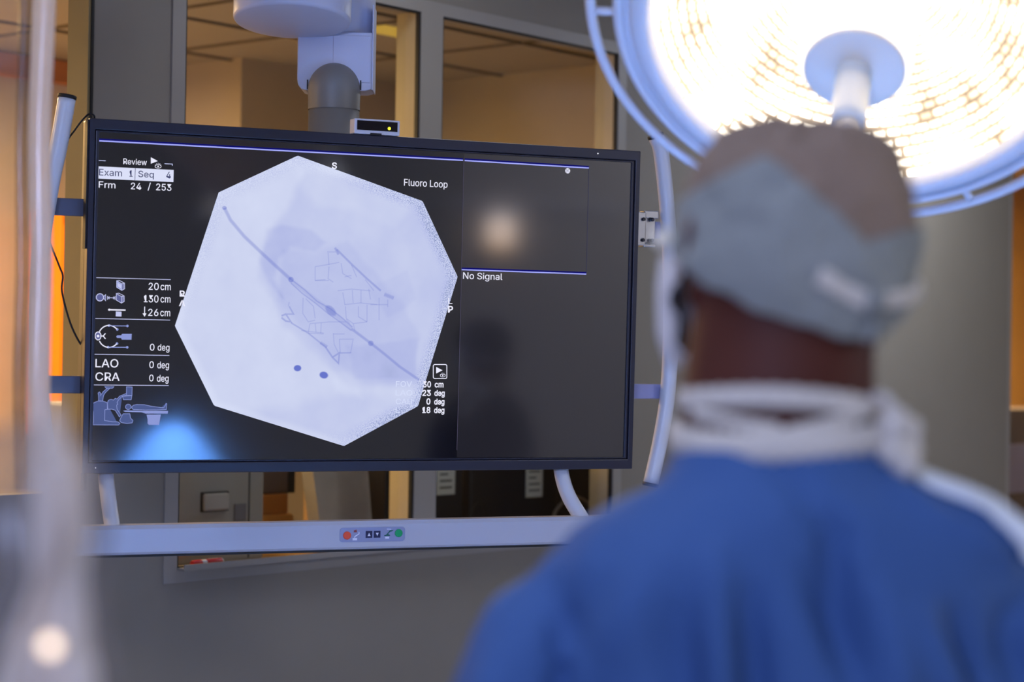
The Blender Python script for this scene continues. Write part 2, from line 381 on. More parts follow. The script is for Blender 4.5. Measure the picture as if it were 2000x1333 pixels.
# orange cupboard through the left opening
t = wthing('cupboard', 'orange wooden cupboard seen through the left opening beside the monitor', 'cupboard', 1.70, 2.12, 1.28)
bm = BM(); box(bm, -.17, .06, -.0, .2, 0, .86, bev=.004); obj('carcass', bm, mat('orange_wood_side', (250, 132, 14), .5, var=.08, scale=3), t)
bm = BM(); box(bm, -.165, .055, -.02, 0, .01, .80, bev=.003); obj('door', bm, mat('orange_wood', (236, 124, 8), .45, var=.08, scale=3), t)
# dark cabinets in the room at far right
t = wthing('equipment_trolley', 'dark equipment trolley beyond the opening at the far right', 'trolley', 6.35, .8, 0)
bm = BM(); box(bm, -.5, .6, -.25, .3, .1, 1.38, bev=.01); obj('cabinet', bm, mat('trolley_dark', (92, 84, 88), .5), t)
bm = BM(); box(bm, -.3, .5, -.26, -.25, .95, 1.2, bev=.002); obj('drawer_front', bm, mat('trolley_blue', (150, 152, 196), .5), t)
for x in (-.45, .55):
    for y in (-.2, .25):
        bm = BM(); tube(bm, [(x, y, .0), (x, y, .1)], .03, 10); obj('wheel', bm, m_black_sat, t)
# red marker on the ledge
mm = WALL.copy(); mm.translation = wp(.345, -.016, 1.0455)
t = thing('marker', 'red capped white marker pen lying on the ledge under the window', 'marker', mw=mm @ Matrix.Rotation(R(90), 4, 'Y'))
def seg(name, x0, x1, r0, r1, m): bm = BM(); tube(bm, [(0, 0, x0), (0, 0, x0+.002), (0, 0, x1-.002), (0, 0, x1)], [r0*.9, r0, r1, r1*.9], 16); return obj(name, finish(bm), m, t)
m_red = mat('marker_red', (196, 22, 34), .4)
seg('cap', .0, .032, .0088, .0094, m_red); seg('barrel', .032, .105, .0088, .0088, mat('marker_white', (222, 220, 216), .4)); seg('printed_sleeve', .046, .103, .0091, .0091, m_red)
bm = BM()
for k in range(9): box(bm, -.0097, -.0091, -.0025+.0012*(k % 2), .0005+.0012*(k % 3), .055+k*.004, .0575+k*.004)
obj('lettering', bm, mat('marker_white', (222, 220, 216), .4), t)

# small lit wall light and a white rail on the wall behind the camera; both mirrored in the dark screen
bm = BM(); wbox(bm, -.45, .5, -5.5, -5.475, 2.05, 2.075); struct('trim_4', finish(bm), m_white_metal, mw=WALL)
t = wthing('wall_light', 'small warm wall light behind the camera, mirrored in the dark screen', 'light', -.035, -5.5, 1.855)
bm = BM(); box(bm, -.062, .062, 0, .05, 0, .17, bev=.006); obj('light_housing', bm, m_white_metal, t)
bm = BM(); box(bm, -.055, .055, .05, .056, .035, .135, bev=.004); obj('warm_lens', bm, emit('warm_glow', (255, 226, 206), 8), t)
bm = BM(); box(bm, -.055, .055, .05, .054, .005, .03, bev=.003); obj('lower_lens', bm, emit('orange_glow', (255, 200, 130), 5), t)
bm = BM(); box(bm, -.055, .055, .05, .054, .142, .165, bev=.003); obj('upper_lens', bm, emit('cool_glow', (225, 228, 245), 5), t)

# housing of the added fill lamp, behind the camera
d_ = (FILL_TO-FILL_AT).normalized(); q_ = d_.to_track_quat('Z', 'Y').to_matrix().to_4x4(); q_.translation = FILL_AT
t = thing('fill_lamp', 'added lamp head for cool fill light, behind the camera and out of frame', 'lamp', mw=q_)
bm = BM(); lathe(bm, [(0, -.09), (.16, -.085), (.33, -.05), (.36, -.01), (.36, .02), (.34, .025), (.335, .005), (0, .005)], 48); obj('added_lamp_head', finish(bm), m_white_metal, t)
iv = q_.inverted(); bm = BM(); tube(bm, [(0, 0, -.08), tuple(iv @ Vector((-1.3, -2.5, 2.4))), tuple(iv @ Vector((-1.3, -2.5, 3.0)))], .035, 14); obj('added_lamp_arm', bm, m_white_metal, t)

t = wthing('ceiling_light', 'thin amber ceiling light glowing behind the left window pane', 'light', 1.86, .80, 2.742)
bm = BM(); box(bm, -.20, .20, -.05, .05, -.004, .008); obj('diffuser', bm, emit('amber_tube', (214, 168, 70), .75), t)
bm = BM(); box(bm, -.215, -.2, -.06, .06, -.008, .008); obj('end_piece', bm, m_white_metal, t)
bm = BM(); box(bm, .2, .215, -.06, .06, -.008, .008); obj('end_piece', bm, m_white_metal, t)

# ------------------------------------------------------------------ the large display and everything that moves with it
MON = Matrix(((.920993519, -.389435551, .0105303968), (.389577501, .920617533, -.0263197492), (.000555378, .0283427241, .99959811))).to_4x4()
MON.translation = Vector((-.30118, 4.42, 1.71703))
mon = thing('monitor', 'large wall-size black display showing a pale octagonal x-ray image', 'monitor', mw=MON)
HW, HH = .6429, .3729; IX, IZ = .6215, .3455
m_bez = mat('bezel_black', (40, 40, 54), .38, var=.05)
bm = BM(); box(bm, -HW, HW, .03, .075, -HH, HH, bev=.004); box(bm, -.4, .4, .075, .1, -.25, .25, bev=.01); obj('housing', bm, m_black, mon)
bm = BM()
# bezel ring with a stepped inner lip
def ring(bm, x0, z0, x1, z1, ya, yb):
    o_ = [(-x0, -z0), (x0, -z0), (x0, z0), (-x0, z0)]; i_ = [(-x1, -z1), (x1, -z1), (x1, z1), (-x1, z1)]
    A = [bm.verts.new((x, ya, z)) for x, z in o_]; B = [bm.verts.new((x, ya, z)) for x, z in i_]
    A2 = [bm.verts.new((x, yb, z)) for x, z in o_]; B2 = [bm.verts.new((x, yb, z)) for x, z in i_]
    for k in range(4):
        j = (k+1) % 4
        bm.faces.new((A[k], A[j], B[j], B[k])); bm.faces.new((A[k], A2[k], A2[j], A[j])); bm.faces.new((B[k], B[j], B2[j], B2[k])); bm.faces.new((A2[k], B2[k], B2[j], A2[j]))
ring(bm, HW, HH, IX+.0095, IZ+.0045, 0, .032); ring(bm, IX+.0075, IZ+.0035, IX, IZ, .003, .03)
bo = obj('bezel', finish(bm), m_bez, mon)
bv = bo.modifiers.new('bevel', 'BEVEL'); bv.width = .0018; bv.segments = 2; bv.limit_method = 'ANGLE'
bm = BM(); box(bm, -HW-.004, -HW-.0005, .004, .03, .10, HH-.002); obj('side_clip', bm, m_black_sat, mon)
# the glass of the screen: black, glossy
def screen_mat():
    m = bpy.data.materials.new('screen_glass'); m.use_nodes = True; nt = m.node_tree; b = nt.nodes['Principled BSDF']
    b.inputs['Base Color'].default_value = (.004, .004, .005, 1); b.inputs['Roughness'].default_value = .09; b.inputs['IOR'].default_value = 2.0
    n = nt.nodes.new('ShaderNodeTexNoise'); n.inputs['Scale'].default_value = 3; tc = nt.nodes.new('ShaderNodeTexCoord'); nt.links.new(tc.outputs['Object'], n.inputs[0])
    mr = nt.nodes.new('ShaderNodeMapRange'); mr.inputs[3].default_value = .08; mr.inputs[4].default_value = .1; nt.links.new(n.outputs['Fac'], mr.inputs[0]); nt.links.new(mr.outputs[0], b.inputs['Roughness'])
    # dim backlight glow that an lcd gives off even where it shows black
    b.inputs['Emission Color'].default_value = (.5, .45, .9, 1); b.inputs['Emission Strength'].default_value = .004
    return m
SY = .0065
bm = BM(); box(bm, -IX-.002, IX+.002, SY, SY+.02, -IZ-.002, IZ+.002); scr = obj('screen', bm, screen_mat(), mon)
TEXTS = [
    ('Review',-569.9,-519.9,280.6,12.0,'w',0),
    ('Exam',-620.3,-572.3,254.4,13.7,'d',0),
    ('1',-556.3,-549.5,254.8,13.6,'d',0),
    ('Seq',-537.6,-504.4,255.0,13.2,'d',0),
    ('4',-477.6,-467.9,255.2,14.0,'d',0),
    ('Frm',-620.4,-585.4,228.7,13.3,'w',0),
    ('24',-552.8,-530.6,228.4,13.9,'w',0),
    ('/',-516.9,-510.4,229.4,14.1,'w',0),
    ('253',-498.9,-466.1,228.9,14.1,'w',0),
    ('20',-510.2,-488.4,17.2,14.7,'w',0),
    ('cm',-484.5,-462.5,17.3,14.7,'w',0),
    ('130',-519.7,-488.4,-9.4,15.0,'w',0),
    ('cm',-483.9,-462.5,-9.0,14.7,'w',0),
    ('26',-509.8,-488.0,-38.2,14.7,'w',0),
    ('cm',-483.8,-462.4,-38.2,14.7,'w',0),
    ('0',-504.5,-494.7,-111.9,14.1,'w',0),
    ('deg',-487.7,-462.4,-111.7,13.9,'w',0),
    ('LAO',-619.1,-570.9,-148.8,17.3,'w',0),
    ('0',-504.8,-495.2,-149.1,14.1,'w',0),
    ('deg',-487.7,-462.6,-149.5,14.2,'w',0),
    ('CRA',-618.5,-567.5,-177.1,17.3,'w',0),
    ('0',-504.4,-495.2,-177.4,14.1,'w',0),
    ('deg',-487.8,-462.8,-177.9,14.2,'w',0),
    ('R',-443.0,-431.2,4.8,12.0,'w',1),
    ('A',-444.0,-430.4,-15.6,12.0,'w',1),
    ('S',-110.6,-98.8,294.5,13.2,'w',1),
    ('Fluoro Loop',58.8,162.7,265.0,15.1,'w',0),
    ('No Signal',205.9,302.3,61.2,14.7,'w',0),
    ('L',171.3,181.6,3.8,13.4,'w',0),
    ('P',171.4,183.5,-15.6,14.1,'w',1),
    ('FOV',51.1,89.4,-184.4,12.2,'p',0),
    ('LAO',50.9,90.9,-204.1,12.1,'p',0),
    ('CAU',51.8,91.0,-223.5,12.1,'p',0),
    ('L',52.3,61.0,-242.8,12.2,'p',0),
    ('30',115.7,135.0,-185.1,13.0,'w',1),
    ('23',114.9,135.2,-204.4,12.9,'w',1),
    ('0',125.0,134.6,-223.6,13.0,'w',1),
    ('18',115.8,135.1,-242.9,12.9,'w',1),
    ('cm',143.9,165.2,-184.9,12.5,'w',1),
    ('deg',143.7,168.5,-204.3,12.5,'w',1),
    ('deg',143.8,168.4,-223.6,12.4,'w',1),
    ('deg',144.0,168.8,-242.9,12.5,'w',1),
]
LINES = [
    ('b',2.6,[(-627.4,326.7),(199.0,328.6)]),
    ('b',2.6,[(202.7,328.4),(512.9,327.2)]),
    ('b',2.4,[(202.0,81.7),(513.1,81.0)]),
    ('g',0.8,[(200.6,328.5),(201.9,82.0),(202.1,-72.1)]),
    ('g',0.8,[(202.2,-72.2),(201.9,-327.4)]),
    ('h',0.9,[(512.8,327.2),(513.3,82.0)]),
    ('l',1.2,[(-628.2,39.5),(-462.8,39.9)]),
    ('l',1.2,[(-627.6,-46.3),(-462.2,-46.4)]),
    ('l',1.2,[(-627.3,-121.7),(-462.1,-121.9)]),
    ('l',1.2,[(-627.3,-186.2),(-462.1,-186.3)]),
    ('l',1.3,[(-624.5,281.9),(-624.5,285.3),(-607.0,285.5)]),
    ('l',1.3,[(-481.8,285.9),(-465.1,286.0),(-465.0,282.6)]),
]
STROKES = [
    ('d',1.0,[(-544.2,273.1),(-544.3,247.9)]),
    ('w',0.9,[(-488.8,279.8),(-489.4,278.2),(-491.2,276.8),(-493.9,275.9),(-496.9,275.8),(-499.6,276.4),(-501.4,277.5),(-502.1,279.1),(-501.5,280.8),(-499.7,282.1),(-497.0,283.0),(-494.1,283.1),(-491.4,282.6),(-489.5,281.4),(-488.8,279.8)]),
    ('w',0.7,[(-500.4,281.7),(-502.3,282.8)]),
    ('w',0.7,[(-498.4,283.7),(-499.5,285.7)]),
    ('w',0.7,[(-495.6,284.5),(-495.6,286.9)]),
    ('w',0.7,[(-492.8,283.9),(-491.7,286.1)]),
    ('w',0.7,[(-490.7,282.2),(-488.8,283.5)]),
    ('w',0.9,[(169.1,-158.5),(168.5,-159.9),(166.9,-161.0),(164.4,-161.6),(161.7,-161.7),(159.2,-161.1),(157.5,-160.0),(156.9,-158.6),(157.4,-157.2),(159.1,-156.1),(161.5,-155.4),(164.2,-155.4),(166.7,-156.0),(168.4,-157.1),(169.1,-158.5)]),
    ('w',0.7,[(158.5,-156.4),(156.7,-155.4)]),
    ('w',0.7,[(160.3,-154.8),(159.3,-153.0)]),
    ('w',0.7,[(162.9,-154.2),(162.8,-152.1)]),
    ('w',0.7,[(165.4,-154.7),(166.4,-153.0)]),
    ('w',0.7,[(167.4,-156.3),(169.0,-155.3)]),
    ('w',1.6,[(168.4,-133.5),(169.8,-133.8),(171.1,-134.5),(171.9,-135.6),(172.2,-136.9),(172.9,-161.7),(172.6,-163.1),(171.9,-164.2),(170.7,-165.0),(169.3,-165.2),(144.1,-165.5),(142.7,-165.2),(141.5,-164.5),(140.6,-163.4),(140.3,-162.1),(139.6,-137.3),(139.9,-136.0),(140.7,-134.9),(141.8,-134.1),(143.2,-133.8),(168.4,-133.5)]),
    ('l',1.1,[(-578.1,34.0),(-567.2,28.0),(-566.9,14.2),(-577.8,20.4),(-578.1,34.0)]),
    ('l',1.1,[(-567.2,28.0),(-561.5,29.6),(-561.0,17.8),(-566.9,14.2)]),
    ('l',1.1,[(-578.1,34.0),(-572.4,34.9),(-561.5,29.6)]),
    ('l',0.7,[(-564.1,28.8),(-563.8,16.0)]),
    ('l',1.1,[(-578.4,7.1),(-567.5,1.1),(-567.2,-12.7),(-578.1,-6.5),(-578.4,7.1)]),
    ('l',1.1,[(-567.5,1.1),(-561.8,2.6),(-561.3,-9.2),(-567.2,-12.7)]),
    ('l',1.1,[(-578.4,7.1),(-572.8,8.0),(-561.8,2.6)]),
    ('l',0.7,[(-564.4,1.9),(-564.1,-10.9)]),
    ('l',1.5,[(-605.0,-1.5),(-605.3,-3.9),(-606.3,-6.1),(-608.0,-7.8),(-610.1,-9.0),(-612.5,-9.4),(-614.8,-9.1),(-617.0,-8.0),(-618.7,-6.4),(-619.9,-4.3),(-620.3,-1.9),(-620.0,0.5),(-618.9,2.6),(-617.3,4.4),(-615.2,5.5),(-612.8,6.0),(-610.4,5.7),(-608.3,4.6),(-606.5,3.0),(-605.4,0.8),(-605.0,-1.5)]),
    ('l',1.3,[(-605.7,-0.7),(-600.7,4.2),(-600.4,-8.5),(-605.6,-2.4)]),
    ('l',1.2,[(-596.7,1.7),(-596.5,-6.2)]),
    ('l',1.2,[(-581.0,1.6),(-580.8,-6.3)]),
    ('l',1.3,[(-595.4,-2.2),(-582.1,-2.1)]),
    ('l',1.2,[(-592.7,0.2),(-595.4,-2.2),(-592.6,-4.6)]),
    ('l',1.2,[(-584.7,0.4),(-582.1,-2.1),(-584.6,-4.6)]),
    ('w',2.4,[(-594.9,-27.3),(-558.0,-27.4)]),
    ('w',1.6,[(-517.5,-19.0),(-517.3,-36.7)]),
    ('w',1.9,[(-612.1,-74.2),(-610.6,-71.1),(-608.6,-68.3),(-606.2,-65.9),(-603.5,-63.8),(-600.5,-62.2),(-597.3,-61.1),(-594.0,-60.5),(-590.7,-60.5),(-587.4,-61.0),(-584.2,-62.0),(-581.1,-63.5),(-578.3,-65.4),(-575.8,-67.8)]),
    ('w',1.9,[(-611.7,-93.6),(-610.0,-96.6),(-607.9,-99.4),(-605.4,-101.7),(-602.6,-103.7),(-599.6,-105.2),(-596.3,-106.2),(-593.0,-106.6),(-589.7,-106.6),(-586.4,-106.0),(-583.2,-104.9),(-580.2,-103.3),(-577.5,-101.2),(-575.1,-98.7)]),
    ('f',1.5,[(-592.2,-61.2),(-553.2,-60.8)]),
    ('f',1.5,[(-593.1,-106.4),(-552.8,-106.0)]),
    ('w',1.5,[(-608.6,-82.8),(-609.0,-86.1),(-610.3,-88.9),(-612.2,-90.7),(-614.6,-91.4),(-617.0,-90.8),(-619.0,-89.0),(-620.4,-86.3),(-621.0,-83.1),(-620.6,-79.8),(-619.3,-77.0),(-617.3,-75.2),(-615.0,-74.5),(-612.6,-75.1),(-610.5,-76.9),(-609.1,-79.6),(-608.6,-82.8)]),
    ('w',1.8,[(-610.0,-83.1),(-603.8,-83.0),(-599.4,-77.2)]),
    ('w',1.8,[(-603.8,-83.0),(-599.2,-88.9)]),
    ('f',1.0,[(-624.8,-228.9),(-620.1,-223.5),(-610.5,-219.6),(-601.9,-220.1),(-594.3,-222.8),(-592.1,-224.4),(-591.8,-237.4),(-597.2,-238.5),(-597.2,-261.1),(-580.4,-263.8),(-569.6,-263.8),(-564.6,-267.1),(-567.3,-270.6),(-621.7,-270.3),(-620.3,-264.4),(-621.3,-241.8),(-624.2,-233.2),(-624.8,-228.9)]),
    ('f',1.0,[(-610.5,-220.2),(-610.8,-208.3),(-612.2,-203.5),(-609.3,-200.8),(-606.5,-204.0),(-607.5,-209.4),(-601.3,-200.2),(-592.8,-193.1),(-587.9,-193.6),(-596.4,-201.8),(-600.5,-208.3),(-602.4,-220.1),(-610.5,-220.2)]),
    ('f',1.0,[(-598.3,-189.7),(-579.0,-189.5),(-582.0,-193.0),(-594.9,-193.3),(-598.3,-189.7)]),
    ('f',1.0,[(-592.1,-224.4),(-590.1,-218.5),(-584.7,-216.3),(-579.3,-217.9),(-575.6,-214.1),(-571.7,-215.7),(-566.5,-209.7),(-552.5,-203.6),(-551.8,-207.4),(-561.0,-209.6),(-569.0,-217.8),(-571.6,-223.2),(-569.9,-226.5),(-572.5,-228.6),(-571.3,-237.3),(-562.3,-249.7),(-566.0,-253.5),(-575.0,-239.5),(-582.1,-237.1),(-590.7,-237.4),(-592.1,-224.4)]),
    ('f',1.0,[(-552.2,-189.5),(-540.3,-190.0),(-540.4,-207.9),(-552.2,-207.4),(-552.2,-189.5)]),
    ('f',1.0,[(-560.5,-209.6),(-540.6,-208.4),(-541.8,-217.1),(-558.1,-217.2),(-560.5,-209.6)]),
    ('f',1.0,[(-558.0,-246.8),(-543.9,-246.7),(-542.6,-255.6),(-537.0,-261.1),(-538.6,-266.0),(-550.0,-267.4),(-561.9,-265.4),(-565.3,-261.1),(-562.2,-253.5),(-558.0,-246.8)]),
    ('f',1.0,[(-541.7,-232.1),(-542.3,-234.5),(-543.9,-236.5),(-546.2,-237.6),(-548.9,-237.6),(-551.3,-236.5),(-553.0,-234.6),(-553.7,-232.1),(-553.1,-229.7),(-551.5,-227.7),(-549.2,-226.6),(-546.5,-226.6),(-544.1,-227.7),(-542.4,-229.6),(-541.7,-232.1)]),
    ('f',1.0,[(-540.4,-232.3),(-536.7,-228.5),(-530.2,-227.2),(-512.7,-227.5),(-499.4,-230.5),(-482.9,-232.6),(-471.8,-233.7),(-468.6,-229.3),(-467.1,-224.4),(-465.4,-224.9),(-466.2,-237.5),(-482.8,-238.3),(-512.4,-238.6),(-536.5,-237.7),(-539.2,-236.1),(-540.4,-232.3)]),
]
POLYS = [
    ('box',[(-628.1,273.1),(-461.8,273.6),(-461.9,247.8),(-627.1,247.5)]),
    ('w',[(-511.5,298.0),(-511.2,284.3),(-496.4,290.8)]),
    ('w',[(-493.7,279.5),(-494.2,278.1),(-495.4,277.5),(-496.7,278.0),(-497.2,279.4),(-496.7,280.8),(-495.5,281.4),(-494.3,280.9)]),
    ('w',[(164.6,-158.5),(164.1,-159.7),(163.0,-160.3),(161.9,-159.8),(161.4,-158.6),(161.8,-157.3),(162.9,-156.8),(164.1,-157.3)]),
    ('w',[(146.7,-139.3),(147.1,-154.0),(162.1,-146.6)]),
    ('f',[(-578.1,34.0),(-567.2,28.0),(-566.9,14.2),(-577.8,20.4)]),
    ('m',[(-567.2,28.0),(-561.5,29.6),(-561.0,17.8),(-566.9,14.2)]),
    ('l',[(-576.0,30.3),(-568.6,26.3),(-568.4,17.6),(-575.8,21.9)]),
    ('m',[(-578.4,7.1),(-567.5,1.1),(-567.2,-12.7),(-578.1,-6.5)]),
    ('m',[(-567.5,1.1),(-561.8,2.6),(-561.3,-9.2),(-567.2,-12.7)]),
    ('m',[(-605.0,-1.5),(-605.3,-3.9),(-606.3,-6.1),(-608.0,-7.8),(-610.1,-9.0),(-612.5,-9.4),(-614.8,-9.1),(-617.0,-8.0),(-618.7,-6.4),(-619.9,-4.3),(-620.3,-1.9),(-620.0,0.5),(-618.9,2.6),(-617.3,4.4),(-615.2,5.5),(-612.8,6.0),(-610.4,5.7),(-608.3,4.6),(-606.5,3.0),(-605.4,0.8)]),
    ('m',[(-605.6,-1.5),(-600.7,4.2),(-600.4,-8.5)]),
    ('l',[(-578.4,-30.7),(-566.4,-31.0),(-566.4,-41.2),(-578.5,-41.0)]),
    ('w',[(-590.1,-27.2),(-590.2,-27.9),(-590.5,-28.5),(-591.0,-29.1),(-591.6,-29.4),(-592.3,-29.5),(-593.0,-29.4),(-593.7,-29.1),(-594.2,-28.6),(-594.5,-28.0),(-594.7,-27.3),(-594.6,-26.6),(-594.3,-26.0),(-593.8,-25.5),(-593.1,-25.1),(-592.4,-25.0),(-591.7,-25.1),(-591.1,-25.4),(-590.6,-25.9),(-590.3,-26.5)]),
    ('w',[(-521.8,-33.4),(-513.2,-33.2),(-517.3,-40.4)]),
    ('f',[(-589.5,-60.7),(-589.8,-62.1),(-590.8,-63.1),(-592.2,-63.5),(-593.5,-63.2),(-594.5,-62.2),(-594.9,-60.8),(-594.6,-59.5),(-593.6,-58.5),(-592.3,-58.1),(-590.9,-58.4),(-589.9,-59.4)]),
    ('f',[(-571.9,-68.6),(-572.3,-69.9),(-573.3,-70.9),(-574.6,-71.3),(-576.0,-71.0),(-577.0,-70.0),(-577.4,-68.7),(-577.1,-67.3),(-576.1,-66.3),(-574.7,-65.9),(-573.4,-66.2),(-572.3,-67.2)]),
    ('f',[(-550.5,-60.7),(-550.8,-62.1),(-551.8,-63.1),(-553.1,-63.5),(-554.5,-63.2),(-555.5,-62.2),(-555.9,-60.9),(-555.6,-59.5),(-554.6,-58.5),(-553.3,-58.1),(-551.9,-58.4),(-550.9,-59.4)]),
    ('f',[(-571.8,-98.3),(-572.2,-99.7),(-573.2,-100.7),(-574.5,-101.1),(-575.9,-100.7),(-576.9,-99.8),(-577.3,-98.4),(-577.0,-97.0),(-576.0,-96.0),(-574.6,-95.6),(-573.3,-96.0),(-572.2,-96.9)]),
    ('f',[(-590.4,-106.1),(-590.7,-107.5),(-591.7,-108.5),(-593.1,-108.9),(-594.4,-108.5),(-595.5,-107.5),(-595.8,-106.2),(-595.5,-104.8),(-594.5,-103.8),(-593.2,-103.4),(-591.8,-103.8),(-590.8,-104.7)]),
    ('f',[(-550.0,-105.9),(-550.4,-107.3),(-551.3,-108.3),(-552.7,-108.7),(-554.1,-108.3),(-555.1,-107.4),(-555.5,-106.0),(-555.2,-104.6),(-554.2,-103.6),(-552.8,-103.2),(-551.4,-103.6),(-550.4,-104.6)]),
    ('m',[(-608.6,-82.8),(-609.0,-86.1),(-610.3,-88.9),(-612.2,-90.7),(-614.6,-91.4),(-617.0,-90.8),(-619.0,-89.0),(-620.4,-86.3),(-621.0,-83.1),(-620.6,-79.8),(-619.3,-77.0),(-617.3,-75.2),(-615.0,-74.5),(-612.6,-75.1),(-610.5,-76.9),(-609.1,-79.6)]),
    ('w',[(-611.9,-83.1),(-612.2,-84.6),(-613.3,-85.7),(-614.7,-86.1),(-616.2,-85.7),(-617.3,-84.7),(-617.7,-83.2),(-617.4,-81.8),(-616.3,-80.7),(-614.9,-80.2),(-613.4,-80.6),(-612.3,-81.7)]),
    ('f',[(-576.6,-84.0),(-574.4,-80.9),(-565.9,-80.7),(-564.2,-77.7),(-543.7,-77.3),(-544.0,-89.9),(-564.5,-90.0),(-566.1,-86.6),(-574.3,-86.5)]),
    ('k',[(-624.8,-228.9),(-620.1,-223.5),(-610.5,-219.6),(-601.9,-220.1),(-594.3,-222.8),(-592.1,-224.4),(-591.8,-237.4),(-597.2,-238.5),(-597.2,-261.1),(-580.4,-263.8),(-569.6,-263.8),(-564.6,-267.1),(-567.3,-270.6),(-621.7,-270.3),(-620.3,-264.4),(-621.3,-241.8),(-624.2,-233.2)]),
    ('k',[(-610.5,-220.2),(-610.8,-208.3),(-612.2,-203.5),(-609.3,-200.8),(-606.5,-204.0),(-607.5,-209.4),(-601.3,-200.2),(-592.8,-193.1),(-587.9,-193.6),(-596.4,-201.8),(-600.5,-208.3),(-602.4,-220.1)]),
    ('k',[(-598.3,-189.7),(-579.0,-189.5),(-582.0,-193.0),(-594.9,-193.3)]),
    ('k',[(-592.1,-224.4),(-590.1,-218.5),(-584.7,-216.3),(-579.3,-217.9),(-575.6,-214.1),(-571.7,-215.7),(-566.5,-209.7),(-552.5,-203.6),(-551.8,-207.4),(-561.0,-209.6),(-569.0,-217.8),(-571.6,-223.2),(-569.9,-226.5),(-572.5,-228.6),(-571.3,-237.3),(-562.3,-249.7),(-566.0,-253.5),(-575.0,-239.5),(-582.1,-237.1),(-590.7,-237.4)]),
    ('k',[(-552.2,-189.5),(-540.3,-190.0),(-540.4,-207.9),(-552.2,-207.4)]),
    ('k',[(-560.5,-209.6),(-540.6,-208.4),(-541.8,-217.1),(-558.1,-217.2)]),
    ('k',[(-558.0,-246.8),(-543.9,-246.7),(-542.6,-255.6),(-537.0,-261.1),(-538.6,-266.0),(-550.0,-267.4),(-561.9,-265.4),(-565.3,-261.1),(-562.2,-253.5)]),
    ('k',[(-541.7,-232.1),(-542.3,-234.5),(-543.9,-236.5),(-546.2,-237.6),(-548.9,-237.6),(-551.3,-236.5),(-553.0,-234.6),(-553.7,-232.1),(-553.1,-229.7),(-551.5,-227.7),(-549.2,-226.6),(-546.5,-226.6),(-544.1,-227.7),(-542.4,-229.6)]),
    ('k',[(-540.4,-232.3),(-536.7,-228.5),(-530.2,-227.2),(-512.7,-227.5),(-499.4,-230.5),(-482.9,-232.6),(-471.8,-233.7),(-468.6,-229.3),(-467.1,-224.4),(-465.4,-224.9),(-466.2,-237.5),(-482.8,-238.3),(-512.4,-238.6),(-536.5,-237.7),(-539.2,-236.1)]),
    ('f',[(-558.7,-240.7),(-553.8,-239.6),(-519.5,-240.4),(-462.3,-240.4),(-462.7,-246.2),(-510.0,-246.3),(-519.4,-243.6),(-553.8,-242.7)]),
    ('f',[(-508.3,-248.5),(-477.6,-248.4),(-481.4,-251.2),(-480.9,-270.3),(-502.9,-270.3),(-505.7,-267.6),(-506.1,-251.2)]),
]
OCTAGON = [(-188.6,318.7),(-362.9,230.4),(-451.6,-58.6),(-362.1,-228.8),(-66.4,-317.1),(105.5,-228.0),(193.1,65.3),(104.2,232.4)]
